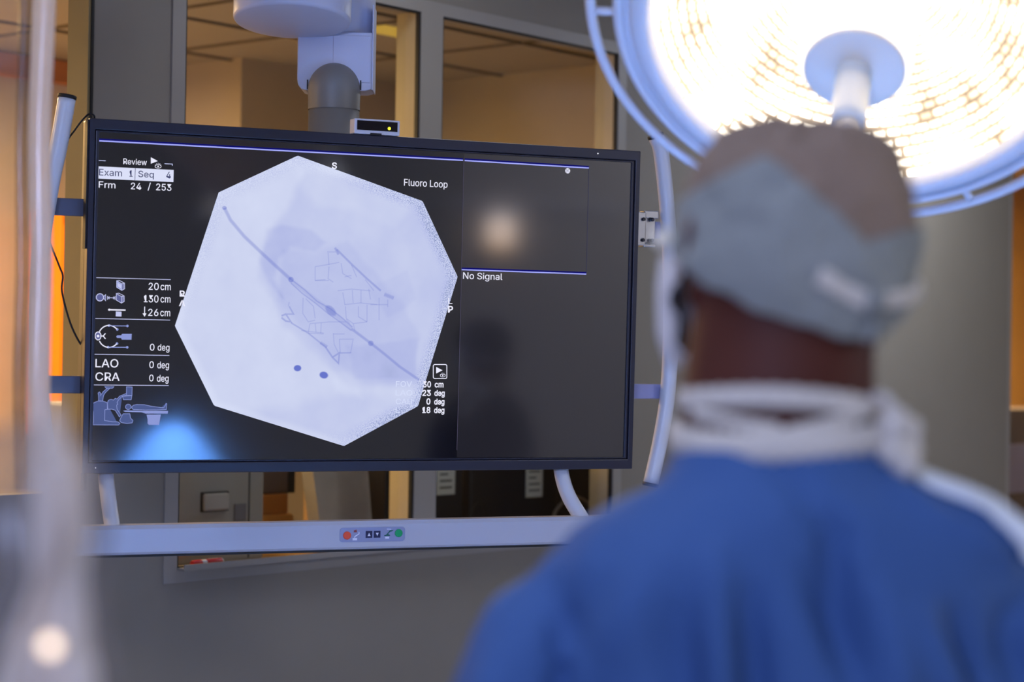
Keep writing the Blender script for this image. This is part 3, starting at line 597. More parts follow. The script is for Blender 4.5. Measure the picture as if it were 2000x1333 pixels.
FLUORO = [
    (5.5,0.5,[(-349.4,197.6),(-335.5,172.1),(-304.0,137.9),(-264.7,103.8),(-237.0,80.3),(-197.2,47.6)]),
    (2.2,0.42,[(-201.2,51.3),(-165.2,25.9),(-137.0,2.0),(-104.9,-14.4),(-76.4,-34.7),(-53.9,-53.3)]),
    (2.2,0.42,[(-197.0,40.1),(-170.9,18.2),(-140.9,-1.9),(-108.6,-25.9),(-80.2,-44.3),(-55.7,-61.0)]),
    (7.5,0.22,[(-197.1,45.8),(-161.2,20.3),(-137.0,2.0),(-104.8,-18.2),(-55.8,-57.2)]),
    (4.5,0.5,[(-55.8,-57.2),(-10.7,-87.8),(22.4,-111.5),(59.9,-139.9),(105.9,-168.5)]),
    (3.5,0.5,[(-94.3,117.2),(-59.5,86.0),(-22.5,54.6),(10.6,28.7)]),
    (6,0.45,[(18.9,21.2),(41.5,13.3)]),
    (4,0.5,[(-98.3,120.9),(-90.0,106.0)]),
    (2.6,0.45,[(-194.8,-46.6),(-155.0,-68.6),(-114.7,-98.3)]),
    (5,0.4,[(-126.8,-89.0),(-110.7,-98.2)]),
    (3,0.5,[(-114.7,-98.3),(-98.2,-120.9),(-83.9,-134.0),(-82.5,-111.1),(-98.2,-120.9)]),
    (3,0.5,[(-216.7,-32.0),(-207.0,-28.0),(-194.9,-44.8),(-206.7,-43.1),(-216.6,-35.8)]),
    (2.5,0.45,[(-199.6,-10.9),(-189.4,-27.6),(-205.1,-28.0)]),
    (1.8,0.3,[(-199.9,-1.5),(-201.6,-10.9)]),
    (1.8,0.3,[(-168.7,8.8),(-168.7,-25.3),(-155.6,-43.9),(-139.9,-39.8)]),
    (1.8,0.3,[(-140.0,-36.0),(-144.6,-9.6),(-162.8,7.0)]),
    (1.8,0.3,[(-151.6,-47.7),(-108.1,-43.0),(-68.2,-42.1)]),
    (1.8,0.3,[(-151.6,-47.7),(-155.0,-66.7)]),
    (1.8,0.3,[(-139.7,-47.4),(-137.3,-66.3)]),
    (1.8,0.3,[(-125.9,-45.2),(-126.5,-68.0)]),
    (1.8,0.3,[(-155.0,-68.6),(-119.4,-69.8)]),
    (1.8,0.3,[(-97.5,-67.5),(-94.9,-92.2),(-84.5,-111.1)]),
    (1.8,0.3,[(-97.5,-69.4),(-71.5,-68.9)]),
    (1.8,0.3,[(-83.2,-80.6),(-51.2,-80.0),(-56.5,-110.7)]),
    (1.8,0.3,[(-83.2,-80.6),(-80.5,-111.1),(-56.5,-110.7)]),
    (1.8,0.3,[(-142.9,77.6),(-119.2,82.2),(-87.6,88.9)]),
    (1.8,0.3,[(-116.0,110.8),(-96.1,111.5)]),
    (1.8,0.3,[(-113.9,109.0),(-111.3,82.4)]),
    (1.8,0.3,[(-142.9,77.6),(-142.1,47.3),(-110.4,48.3)]),
    (1.8,0.3,[(-111.2,78.6),(-112.5,52.0),(-100.4,44.7)]),
    (1.8,0.3,[(-142.1,47.3),(-118.4,49.9)]),
    (1.8,0.3,[(-90.0,26.0),(-58.1,30.7),(-13.7,28.0)]),
    (1.8,0.3,[(-77.9,22.5),(-72.4,-4.1)]),
    (1.8,0.3,[(-56.0,28.8),(-53.3,0.2)]),
    (1.8,0.3,[(-35.9,29.4),(-35.2,0.7)]),
    (1.8,0.3,[(-17.8,31.8),(-13.2,8.9)]),
    (1.8,0.3,[(-73.2,-4.1),(-37.2,0.6),(3.3,-2.2)]),
    (1.8,0.3,[(-71.1,-7.8),(-68.4,-34.5)]),
    (1.8,0.3,[(-41.0,-7.1),(-40.4,-30.1),(-20.0,-41.1)]),
    (1.8,0.3,[(-21.0,-2.8),(-20.0,-41.1)]),
    (1.8,0.3,[(-68.4,-34.5),(-52.1,-45.6),(-20.0,-41.1)]),
    (1.8,0.3,[(-52.1,-45.6),(-47.7,-60.8)]),
    (1.8,0.3,[(6.9,13.2),(8.2,-36.7)]),
    (1.8,0.3,[(27.4,9.9),(27.8,-7.4)]),
    (1.8,0.3,[(-12.9,-2.6),(27.7,-1.7)]),
    (1.8,0.3,[(-83.5,87.1),(-79.0,64.4),(-58.7,53.6)]),
    (1.8,0.3,[(-59.4,84.1),(-46.7,57.7)]),
    (1.8,0.3,[(-74.8,56.9),(-58.9,61.2)]),
    (1.8,0.3,[(-26.5,52.6),(-5.6,28.3)]),
    (1.8,0.3,[(-82.5,-111.1),(-54.5,-109.9)]),
    (1.8,0.3,[(-170.9,-63.2),(-119.4,-67.9)]),
    (1.8,0.3,[(-68.4,-36.4),(-60.1,-45.8)]),
]
BLOBS = [
    (0.55,(-197.2,47.6),6.3,6.3,0),
    (0.5,(-104.8,-18.2),15.6,8.9,-42),
    (0.5,(-9.9,-88.5),6.7,6.3,0),
    (1.0,(-177.5,-145.8),8.9,7.1,0),
    (1.0,(-117.1,-160.3),10.4,7.8,-10),
    (0.5,(-349.4,197.6),5.2,4.5,0),
]
LOGO_AT = (458.8,318.1)

EMC = {'w': (238, 238, 255), 'd': (52, 56, 100), 'p': (214, 222, 250), 'b': (166, 172, 255), 'l': (196, 200, 238), 'g': (84, 80, 104), 'h': (62, 62, 92), 'box': (220, 224, 248), 'f': (140, 152, 212), 'm': (96, 100, 152), 'k': (78, 92, 144), 'halo': (16, 16, 104)}
SLOT = list(EMC); EM = [emit('screen_colour_'+k, EMC[k], 1) for k in SLOT]
depth = [0]
def lay():
    depth[0] += 1; return SY-.0004-.000004*depth[0]
def ribbon(bm, pts, w_, y, mi):
    P = [Vector((x/1000, z/1000)) for x, z in pts]; n = len(P); closed = (P[0]-P[-1]).length < 1e-6 and n > 3
    if closed: P = P[:-1]; n -= 1
    L_, R2 = [], []
    for i in range(n):
        a = P[i-1] if (i > 0 or closed) else None; b = P[(i+1) % n] if (i < n-1 or closed) else None
        d1 = (P[i]-a).normalized() if a is not None else None; d2 = (b-P[i]).normalized() if b is not None else None
        d1 = d1 or d2; d2 = d2 or d1
        t = (d1+d2); t = t.normalized() if t.length > 1e-6 else d1
        nn = Vector((-t.y, t.x)); k = 1/max(.5, nn.dot(Vector((-d1.y, d1.x))))
        L_.append(P[i]+nn*w_/2000*k); R2.append(P[i]-nn*w_/2000*k)
    va = [bm.verts.new((p.x, y, p.y)) for p in L_]; vb = [bm.verts.new((p.x, y, p.y)) for p in R2]
    for i in range(n if closed else n-1):
        j = (i+1) % n; f = bm.faces.new((va[i], va[j], vb[j], vb[i])); f.material_index = mi
    return va, vb
def poly(bm, pts, y, mi):
    f = bm.faces.new([bm.verts.new((x/1000, y, z/1000)) for x, z in pts]); f.material_index = mi
    bmesh.ops.triangulate(bm, faces=[f])
FACE = Matrix.Identity(4)
# x-ray image: octagon of small facets, each with its grey value (what the screen shows)
def fluoro():
    oc = [Vector((x/1000, z/1000)) for x, z in OCTAGON]; cen = sum(oc, Vector((0, 0)))/8
    NA, NR = 480, 120
    def bound(t):
        d = Vector((math.cos(t), math.sin(t))); best = 9
        for a, b in zip(oc, oc[1:]+oc[:1]):
            e = b-a; den = d.x*e.y-d.y*e.x
            if abs(den) < 1e-9: continue
            q = a-cen; u = (q.x*e.y-q.y*e.x)/den; v = (q.x*d.y-q.y*d.x)/den
            if u > 0 and -1e-6 <= v <= 1+1e-6: best = min(best, u)
        return best
    SH = [  # soft-edged patches of the image: darkness, softness and outline in mm
        (0.22, 12, [(-171, 287), (-197, 225), (-236, 162), (-267, 117), (-270, 48), (-232, -4), (-213, -56), (-139, -107), (-91, -160), (-44, -186), (107, -185), (178, 61), (106, 221), (-56, 275)]),
        (0.2, 7, [(-254, 153), (-218, 163), (-154, 157), (-117, 132), (-144, 113), (-199, 120), (-226, 93), (-234, 49), (-214, 6), (-251, 40), (-268, 83)]),
        (0.13, 9, [(-224, 5), (-217, 110), (-144, 113), (-71, 133), (45, 21), (104, -67), (98, -176), (-26, -177), (-101, -124), (-177, -55)]),
        (0.2, 24, [(-316, -249), (-190, -231), (-100, -195), (-25, -194), (109, -230), (15, -284), (-69, -315), (-226, -275)]),
        (0.11, 6, [(-65, -97), (105, -76), (97, -167), (-44, -168)]),
        (0.09, 6, [(-22, 37), (72, 76), (93, 13), (27, -33)]),
        (-0.12, 14, [(-204, 303), (-103, 300), (0, 269), (78, 219), (41, 173), (-73, 204), (-147, 210)]),
        (-0.1, 10, [(-101, -151), (-45, -159), (-25, -212), (-90, -195)]),
    ]
    ang = [2*math.pi*i/NA for i in range(NA)]; bd = [bound(t) for t in ang]
    verts = [(cen.x, SY-.0004, cen.y)]; val = []
    def shade(x, z, rel, t):
        v = .20
        for d, soft, pg in SH:
            ins = False; best = 1e9; X, Z = x*1000, z*1000
            for (x0, z0), (x1, z1) in zip(pg, pg[1:]+pg[:1]):
                if (z0 > Z) != (z1 > Z) and X < (x1-x0)*(Z-z0)/(z1-z0)+x0: ins = not ins
                ex, ez = x1-x0, z1-z0; t_ = max(0, min(1, ((X-x0)*ex+(Z-z0)*ez)/(ex*ex+ez*ez)))
                best = min(best, (X-x0-t_*ex)**2+(Z-z0-t_*ez)**2)
            sd = math.sqrt(best)*(1 if ins else -1); v += d*smoothstep(-soft, soft, sd+6*mnoise.noise(Vector((x*22, z*22, 9))))
        v += .10*mnoise.fractal(Vector((x*13, z*13, 2.3)), 1, 2, 4)
        side = max(.45*smoothstep(-.02, -.2, x)*smoothstep(-.1, .15, z), smoothstep(-.15, .05, x))
        edge = smoothstep(.88, 1.0, rel)*side; v -= .16*smoothstep(.93, .99, rel)*(1-side)
        return v, edge
    vals = [shade(cen.x, cen.y, 0, 0)]
    for j in range(1, NR+1):
        rel = 1-(1-j/NR)**1.15
        for t, b in zip(ang, bd):
            x = cen.x+math.cos(t)*b*rel; z = cen.y+math.sin(t)*b*rel
            verts.append((x, SY-.0004, z)); vals.append(shade(x, z, rel, t))
    faces = [(0, 1+(i+1) % NA, 1+i) for i in range(NA)]
    for j in range(NR-1):
        a = 1+j*NA; b = a+NA
        for i in range(NA): k = (i+1) % NA; faces.append((a+i, a+k, b+k, b+i))
    me = bpy.data.meshes.new('fluoroscopy_image'); me.from_pydata(verts, [], faces)
    at_ = me.attributes.new('grey', 'FLOAT_COLOR', 'POINT')
    arr = np.zeros((len(verts), 4), 'f'); arr[:, 0] = [v for v, e in vals]; arr[:, 1] = [e for v, e in vals]; arr[:, 3] = 1
    at_.data.foreach_set('color', arr.ravel())
    m = bpy.data.materials.new('xray_picture'); m.use_nodes = True; nt = m.node_tree; nt.nodes.clear()
    o = nt.nodes.new('ShaderNodeOutputMaterial'); e = nt.nodes.new('ShaderNodeEmission'); a = nt.nodes.new('ShaderNodeAttribute'); a.attribute_name = 'grey'
    sp = nt.nodes.new('ShaderNodeSeparateColor'); nt.links.new(a.outputs['Color'], sp.inputs[0])
    tc = nt.nodes.new('ShaderNodeTexCoord'); n = nt.nodes.new('ShaderNodeTexNoise'); n.inputs['Scale'].default_value = 520; n.inputs['Detail'].default_value = 0; nt.links.new(tc.outputs['Object'], n.inputs[0])
    g = nt.nodes.new('ShaderNodeMath'); g.operation = 'MULTIPLY_ADD'; g.inputs[1].default_value = 3.0; g.inputs[2].default_value = -1.2; nt.links.new(n.outputs['Fac'], g.inputs[0])
    g2 = nt.nodes.new('ShaderNodeMath'); g2.operation = 'MULTIPLY'; nt.links.new(g.outputs[0], g2.inputs[0]); nt.links.new(sp.outputs[1], g2.inputs[1])
    ad = nt.nodes.new('ShaderNodeMath'); ad.operation = 'ADD'; nt.links.new(sp.outputs[0], ad.inputs[0]); nt.links.new(g2.outputs[0], ad.inputs[1])
    r = nt.nodes.new('ShaderNodeValToRGB'); nt.links.new(ad.outputs[0], r.inputs[0]); nt.links.new(r.outputs[0], e.inputs[0]); nt.links.new(e.outputs[0], o.inputs[0])
    el = r.color_ramp.elements; el[0].position = 0; el[0].color = (*lin((214, 221, 246)), 1); el[1].position = 1; el[1].color = (*lin((132, 146, 186)), 1)
    for p_, c in ((.25, (203, 210, 239)), (.70, (178, 186, 230)),):
        q = el.new(p_); q.color = (*lin(c), 1)
    return obj('fluoroscopy_image', me, m, scr)
fluoro()
def ink():
    m = bpy.data.materials.new('xray_shadow'); m.use_nodes = True; nt = m.node_tree; nt.nodes.clear()
    o = nt.nodes.new('ShaderNodeOutputMaterial'); e = nt.nodes.new('ShaderNodeEmission'); t = nt.nodes.new('ShaderNodeBsdfTransparent'); x = nt.nodes.new('ShaderNodeMixShader')
    a = nt.nodes.new('ShaderNodeAttribute'); a.attribute_name = 'dark'; sp = nt.nodes.new('ShaderNodeSeparateColor')
    e.inputs[0].default_value = (*lin((104, 118, 204)), 1)
    nt.links.new(a.outputs['Color'], sp.inputs[0]); nt.links.new(sp.outputs[0], x.inputs[0]); nt.links.new(t.outputs[0], x.inputs[1]); nt.links.new(e.outputs[0], x.inputs[2]); nt.links.new(x.outputs[0], o.inputs[0]); return m
def stent():
    V, Fc, A = [], [], []
    def strip(pts, w_, a, y):
        bm = BM(); wa, wb = ribbon(bm, pts, w_*1.9, y, 0); P1 = [v.co.copy() for v in wa]; P2 = [v.co.copy() for v in wb]; bm.free()
        b = len(V)
        for p1, p2 in zip(P1, P2):
            V.extend([p1, p1.lerp(p2, .32), p1.lerp(p2, .68), p2]); A.extend([0, a, a, 0])
        for i in range(len(P1)-1):
            for k in range(3): q = b+4*i+k; Fc.append((q, q+1, q+5, q+4))
    for w_, a, pts in FLUORO: strip(pts, w_, a*.85, lay())
    for a, (cx, cz), rx, rz, rot in BLOBS:
        y = lay(); b = len(V); n = 20; V.append(Vector((cx/1000, y, cz/1000))); A.append(a)
        for f_, al in ((.8, a), (1.12, 0)):
            for k in range(n):
                t = 2*math.pi*k/n; x, z = rx*f_*math.cos(t), rz*f_*math.sin(t); c, s = math.cos(R(rot)), math.sin(R(rot))
                V.append(Vector(((cx+x*c-z*s)/1000, y, (cz+x*s+z*c)/1000))); A.append(al)
        for k in range(n):
            j = (k+1) % n; Fc.append((b, b+1+j, b+1+k)); Fc.append((b+1+k, b+1+j, b+1+n+j, b+1+n+k))
    me = bpy.data.meshes.new('stent_shadow'); me.from_pydata([tuple(v) for v in V], [], Fc)
    at_ = me.attributes.new('dark', 'FLOAT_COLOR', 'POINT'); arr = np.zeros((len(V), 4), 'f'); arr[:, 0] = A; arr[:, 3] = 1; at_.data.foreach_set('color', arr.ravel())
    obj('stent_shadow', me, ink(), scr)
stent()
def glow(name, rgb):
    m = bpy.data.materials.new(name); m.use_nodes = True; b = m.node_tree.nodes['Principled BSDF']
    b.inputs['Base Color'].default_value = (.004, .004, .005, 1); b.inputs['Roughness'].default_value = .09; b.inputs['IOR'].default_value = 2.0
    b.inputs['Emission Color'].default_value = (*lin(rgb), 1); b.inputs['Emission Strength'].default_value = 1; return m
bm = BM(); poly(bm, [(200.5, 344), (620.5, 344), (620.5, -344), (202.2, -344)], SY-.0002, 0); obj('no_signal_window', bm, glow('video_black_with_reflection', (30, 29, 36)), scr)  # video window; its black is also lifted to stand for reflected wall grey
bm = BM()
for c, pts in POLYS: poly(bm, pts, lay(), SLOT.index(c))
for c, w_, pts in LINES:
    if c == 'b': ribbon(bm, [(x, z+2.2) for x, z in pts], 5.5, lay(), SLOT.index('halo'))
    ribbon(bm, pts, w_*1.1, lay(), SLOT.index(c))
for c, w_, pts in STROKES: ribbon(bm, pts, w_*1.15, lay(), SLOT.index(c))
# round emblem at the upper right
ex, ez = LOGO_AT
poly(bm, [(ex+6.2*math.cos(t*math.pi/14), ez+6.2*math.sin(t*math.pi/14)) for t in range(28)], lay(), SLOT.index('w'))
for r0, a0, a1 in ((4.7, 25, 80), (4.7, 115, 170), (4.7, 205, 260), (4.7, 295, 350)): ribbon(bm, [(ex+r0*math.cos(R(a)), ez+r0*math.sin(R(a))) for a in range(a0, a1+1, 11)], .7, lay(), SLOT.index('d'))
ribbon(bm, [(ex-.4, ez+2.2), (ex-2.0, ez+2.6), (ex-2.7, ez+.6), (ex-2.2, ez-1.4), (ex-.9, ez-1.2), (ex-.5, ez+.3), (ex-1.4, ez+.4)], .75, lay(), SLOT.index('d'))
ribbon(bm, [(ex+2.6, ez+2.0), (ex+1.3, ez+2.5), (ex+.7, ez+1.2), (ex+1.5, ez+.4), (ex+.7, ez-.5), (ex+1.0, ez-1.8), (ex+2.5, ez-1.5)], .75, lay(), SLOT.index('d'))
obj('screen_graphics', bm, EM, scr)
def font_mesh(s, bold):
    cu = bpy.data.curves.new('t', 'FONT'); cu.body = s; cu.font = FONT or cu.font; cu.size = 1; cu.resolution_u = 3; cu.offset = .022 if bold else .004
    o = bpy.data.objects.new('t', cu); C.objects.link(o); dg = bpy.context.evaluated_depsgraph_get()
    me = bpy.data.meshes.new_from_object(o.evaluated_get(dg)); bpy.data.objects.remove(o); bpy.data.curves.remove(cu); return me
try:
    import os
    FONT = bpy.data.fonts.load(os.path.join(bpy.utils.system_resource('DATAFILES'), 'fonts', 'Inter.woff2'))   # the interface font that ships inside Blender
except Exception: FONT = None
_h = font_mesh('H', 0); CAPH = max(v.co.y for v in _h.vertices)
def put_text(bm, s, x0, x1, base, cap, y, mi, bold):
    me = font_mesh(s, bold); xs = [v.co.x for v in me.vertices]; a, b = min(xs), max(xs); n0 = len(bm.verts); nf = len(bm.faces)
    bm.from_mesh(me); bm.verts.ensure_lookup_table(); bm.faces.ensure_lookup_table(); bpy.data.meshes.remove(me)
    for v in bm.verts[n0:]: v.co = Vector((x0+(v.co.x-a)/(b-a)*(x1-x0), y, base+v.co.y/CAPH*cap))
    for f in bm.faces[nf:]: f.material_index = mi
for s, x0, x1, base, cap, c, bold in TEXTS:
    bm = BM(); put_text(bm, s, x0/1000, x1/1000, base/1000, cap/1000, lay()-.0004, 0, bold); obj('screen_text', bm, EM[SLOT.index(c)], scr)
bm = BM(); tube(bm, [(.532, .0, .3615), (.532, -.0006, .3615)], .0016, 10); obj('sensor_dot', bm, emit('tiny_led', (240, 240, 255), 1.2), mon)
bm = BM(); tube(bm, [(-.615, .0, -.3605), (-.615, -.0006, -.3605)], .0012, 10); obj('sensor_dot', bm, emit('tiny_led', (240, 240, 255), 1.2), mon)

# curved white bumper tubes at both sides, joined to the back by flat arms
def bumper(name, pts, side):
    bm = BM(); P = catmull([(x, .03, z) for x, z in pts], 8); tube(bm, P, .0185, 20, cap=True); o = obj(name, bm, m_white_metal, mon)
    for a, b in ((P[0], P[1]), (P[-1], P[-2])):
        d = (a-b).normalized(); bm = BM(); tube(bm, [a-d*.001, a+d*.006, a+d*.0075], [.0196, .0196, .0165], 20)
        obj('end_cap', bm, m_black_sat, o)
RT = [(.697, .411), (.713, .367), (.737, .195), (.7495, .01), (.748, -.174), (.733, -.293), (.708, -.411)]
bumper('bumper_tube', RT, 1)
bumper('bumper_tube', [(-.686, .414), (-.7, .319), (-.716, .232), (-.733, .103), (-.737, -.025), (-.733, -.154), (-.721, -.272), (-.697, -.39)], -1)
m_arm = mat('arm_grey_paint', (96, 100, 118), .35, var=.03); m_arm2 = mat('arm_lilac_paint', (150, 150, 186), .35, var=.03)
for z in (.187, -.188):
    bm = BM(); box(bm, -.725, -.42, .045, .057, z-.0185, z+.0185, bev=.002); obj('side_arm', bm, m_arm, mon)
bm = BM(); box(bm, .42, .738, .045, .057, -.210, -.175, bev=.002); obj('side_arm', bm, m_arm2, mon)
bm = BM(); box(bm, .42, .735, .045, .057, .172, .212, bev=.002); obj('side_arm', bm, m_arm2, mon)
# steel hinge bracket at the upper right
br = None
bm = BM(); box(bm, .645, .672, .02, .06, .153, .232, bev=.002); br = obj('hinge_bracket', bm, m_steel, mon)
bm = BM(); box(bm, .672, .700, .028, .033, .160, .226, bev=.001); obj('bracket_plate', bm, m_steel, br)
bm = BM(); box(bm, .668, .706, .022, .05, .218, .236, bev=.002); obj('bracket_flange', bm, m_steel, br)
bm = BM(); box(bm, .668, .7, .022, .05, .150, .158, bev=.002); obj('bracket_flange', bm, m_steel, br)
for z in (.166, .215):
    for x in (.664, .688):
        bm = BM(); tube(bm, [(x, .028, z), (x, .016, z), (x, .014, z)], [.0045, .0045, .003], 8); obj('bolt', bm, mat('bolt_dark', (70, 70, 78), .3, metal=1), br)
# white grab rail hung below on two curved tubes
bm = BM()
prof = [(-.035, -.005), (-.060, -.004), (-.066, -.012), (-.066, -.060), (-.062, -.066), (-.02, -.066), (-.016, -.06), (-.016, -.012), (-.022, -.005)]
loft(bm, [[(x, y, z-.472) for y, z in prof] for x in (-.668, -.666, .664, .666)])
for f in bm.faces: f.smooth = False
rail = obj('grab_rail', finish(bm), m_alu, mon)
bm = BM(); box(bm, -.666, .664, -.064, -.018, -.5425, -.5381); obj('rail_underside', bm, m_black_sat, rail)
bm = BM(); tube(bm, catmull([(.478, .05, -.30), (.479, .045, -.373), (.484, .015, -.43), (.50, -.03, -.482), (.51, -.04, -.50)]), .0175, 18); obj('drop_tube', bm, m_white_metal, mon)
bm = BM(); tube(bm, catmull([(-.586, .05, -.30), (-.584, .045, -.373), (-.583, .015, -.43), (-.583, -.03, -.482), (-.583, -.04, -.50)]), .0165, 18); obj('drop_tube', bm, m_white_metal, mon)
# control panel on the rail, laid out in panel millimetres (150 x 33)
def panel():
    x0, z0 = -.0950, -.5215; y = -.0662; W_, H_ = .1505, .0315
    def rr(bm, xa, xb, za, zb, r, y0, y1, mi=0):
        pts = []
        for cx, cz, a0 in ((xb-r, zb-r, 0), (xa+r, zb-r, 90), (xa+r, za+r, 180), (xb-r, za+r, 270)):
            for k in range(7): a = R(a0+15*k); pts.append((x0+cx+r*math.cos(a), z0+cz+r*math.sin(a)))
        prism(bm, pts, y+y0, y+y1, mi)
    bm = BM(); rr(bm, 0, W_, 0, H_, .007, 0, -.0012); pn = obj('control_panel', finish(bm), mat('panel_grey_blue', (146, 152, 184), .4, var=.02), rail)
    def px(u, v): return (x0+(u-165)/1675*W_, z0+(510-v)/375*H_)
    def button(u, v, r, m, nm):
        cx, cz = px(u, v); bm = BM(); tube(bm, [(cx, y-.001, cz), (cx, y-.003, cz), (cx, y-.0036, cz)], [r, r, r*.8], 24); obj(nm, bm, m, rail, label=nm.replace('_', ' '))
    button(345, 333, .0088, mat('red_button_plastic', (232, 84, 52), .4), 'red_button'); button(1670, 300, .0088, mat('green_button_plastic', (6, 160, 92), .4), 'green_button')
    m_k = mat('key_navy', (30, 30, 72), .45); m_w = mat('key_white', (226, 228, 244), .5)
    for u, up in ((905, 1), (1115, 0)):
        cx, cz = px(u, 318); bm = BM(); prism(bm, [(cx-.0074, cz-.0074), (cx+.0074, cz-.0074), (cx+.0074, cz+.0074), (cx-.0074, cz+.0074)], y-.001, y-.0024)
        s = 1 if up else -1; prism(bm, [(cx-.0034, cz-.0034*s), (cx+.0034, cz-.0034*s), (cx, cz+.0036*s)], y-.0024, y-.0027, 1)
        for v in []: pass
        obj('arrow_key', finish(bm), [m_k, m_w], rail)
    bm = BM()
    def flat(pts, mi): prism(bm, [px(*q) for q in pts], y-.0011, y-.0016, mi)
    flat([(490, 402), (605, 402), (605, 465), (490, 465)], 0); flat([(528, 380), (545, 350), (640, 290), (640, 245), (662, 245), (662, 305), (560, 372), (545, 402)], 0)
    flat([(520, 205), (585, 185), (600, 255), (515, 255)], 2)
    sm_ = [m_w, mat('symbol_green', (20, 92, 82), .5), mat('symbol_red', (140, 62, 62), .5)]
    obj('panel_symbol', finish(bm), sm_, rail); bm = BM(); flat([(1325, 388), (1428, 388), (1428, 442), (1325, 442)], 0)
    flat([(1300, 350), (1350, 335), (1410, 262), (1440, 220), (1540, 215), (1500, 250), (1450, 262), (1400, 320), (1450, 345), (1445, 368), (1300, 368)], 1); flat([(1365, 178), (1480, 190), (1478, 205), (1365, 200)], 0)
    obj('panel_symbol', finish(bm), sm_, rail)
panel()
# thin black cable from the monitor's corner past the left bumper
bm = BM(); tube(bm, catmull([(-.630, .02, .370), (-.632, .012, .379), (-.640, .02, .383), (-.65, .03, .374), (-.666, .045, .349), (-.683, .055, .316), (-.715, .06, .21), (-.72, .06, .14), (-.712, .055, .115), (-.690, .05, .06), (-.683, .05, .041), (-.684, .05, .008), (-.668, .05, -.05), (-.651, .05, -.088), (-.63, .05, -.12)], 6), .0021, 8); obj('cable', bm, m_black_sat, mon)
# small infrared receiver sitting on the top edge
RM = MON @ Matrix.Translation((-.0105, .0, HH))
rc = thing('infrared_receiver', 'small white box with black window and yellow light atop the big monitor', 'receiver', mw=RM)
m_rw = mat('receiver_white', (214, 214, 224), .4)
bm = BM(); box(bm, -.053, .053, -.004, .03, .001, .0345, bev=.002); obj('case', bm, m_rw, rc)
bm = BM(); box(bm, -.047, .047, -.0052, -.003, .0095, .0305); obj('window', bm, mat('receiver_window', (14, 6, 14), .15), rc)
bm = BM(); tube(bm, [(.0275, -.005, .016), (.0275, -.0066, .016)], .0036, 14); obj('light', bm, emit('yellow_led', (236, 240, 60), 1.4), rc)
bm = BM(); box(bm, -.016, .010, -.0052, -.003, -.0005, .004); obj('foot', bm, m_black_sat, rc)

# ceiling suspension carrying the display
m_sus = mat('suspension_white', (204, 208, 228), .4, var=.02); m_sus2 = mat('suspension_grey', (138, 134, 126), .45, var=.02)
sx, sy = -.418, 4.66
su = thing('ceiling_suspension', 'white jointed ceiling arm holding the big monitor from above', 'ceiling arm', loc=(0, 0, 0))
def at_s(z): return Matrix.Translation((sx, sy, z))
bm = BM(); lathe(bm, [(.0605*math.sin(a*math.pi/24), 2.212+.062*math.cos(a*math.pi/24)) for a in range(13)]+[(.0595, 2.165)], 40, Matrix.Translation((sx, sy-.08, 0))); obj('column_head', finish(bm), m_sus2, su)
bm = BM(); lathe(bm, [(.0575, 2.1655), (.0575, 2.163), (.0588, 2.163), (.0588, 1.72)], 40, Matrix.Translation((sx, sy-.08, 0))); obj('column', finish(bm), m_sus2, su)
bm = BM(); box(bm, sx-.13, sx+.13, sy-.15, sy-.03, 1.62, 1.80, bev=.01); obj('mounting_plate', bm, m_arm, su)
# forked knuckle
bm = BM(); N = 20
U_ = [(-.0855, 2.345), (-.0855, 2.235), (-.083, 2.222), (-.076, 2.213), (-.066, 2.21), (.072, 2.21), (.0855, 2.214), (.0855, 2.345)]
prism(bm, [(sx+a, b) for a, b in U_], sy-.085, sy-.0); bmesh.ops.triangulate(bm, faces=[f for f in bm.faces if len(f.verts) > 4]); 
fk = obj('fork', finish(bm), m_sus, su); bv = fk.modifiers.new('bevel', 'BEVEL'); bv.width = .006; bv.segments = 3; bv.limit_method = 'ANGLE'; bv.angle_limit = R(40)
for q in (-.0625, .0595): bm = BM(); box(bm, sx+q, sx+q+.003, sy-.0875, sy-.08, 2.212, 2.234); obj('slit', bm, m_dark, fk)
bm = BM(); box(bm, sx-.004, sx+.0835, sy-.0862, sy-.07, 2.228, 2.338, bev=.002); obj('cover_plate', bm, m_sus, su)
bm = BM(); box(bm, sx+.0855, sx+.089, sy-.08, sy-.0, 2.213, 2.41, bev=.001); obj('side_plate', bm, m_sus, su)
bm = BM(); lathe(bm, [(0, 2.345), (.084, 2.345), (.0865, 2.35), (.0865, 2.52), (0, 2.52)], 44, Matrix.Translation((sx+.0, sy, 0))); obj('joint_drum', finish(bm), m_sus, su)
# round arm joint in front, its domed underside towards us
jx, jy = -.505, 4.47
bm = BM(); lathe(bm, [(0, 2.3405), (.05, 2.3415), (.10, 2.345), (.124, 2.3485), (.1285, 2.350), (.1312, 2.3535), (.132, 2.358), (.132, 2.52), (0, 2.525)], 56, Matrix.Translation((jx, jy, 0)) @ Matrix.Translation((0, 0, 2.352)) @ Matrix.Rotation(R(-8), 4, 'X') @ Matrix.Translation((0, 0, -2.352))); jd = obj('arm_joint', finish(bm), m_sus, su)
bm = BM(); tube(bm, catmull([(jx+.002, jy-.022, 2.3449), (jx+.005, jy-.035, 2.3474), (jx+.010, jy-.050, 2.3502)]), .0009, 6); obj('joint_mark', bm, m_dark, jd)
bm = BM(); box(bm, jx-.02, sx+.02, jy-.02, sy+.03, 2.42, 2.5, bev=.02); obj('joint_link', bm, m_sus, su)
bm = BM(); tube(bm, [(jx, jy, 2.5), (-1.4, 3.9, 2.62)], .075, 24); obj('horizontal_arm', bm, m_sus, su)
bm = BM(); tube(bm, [(-1.4, 3.9, 2.5), (-1.4, 3.9, 3.0)], .09, 28); obj('ceiling_post', bm, m_sus, su)

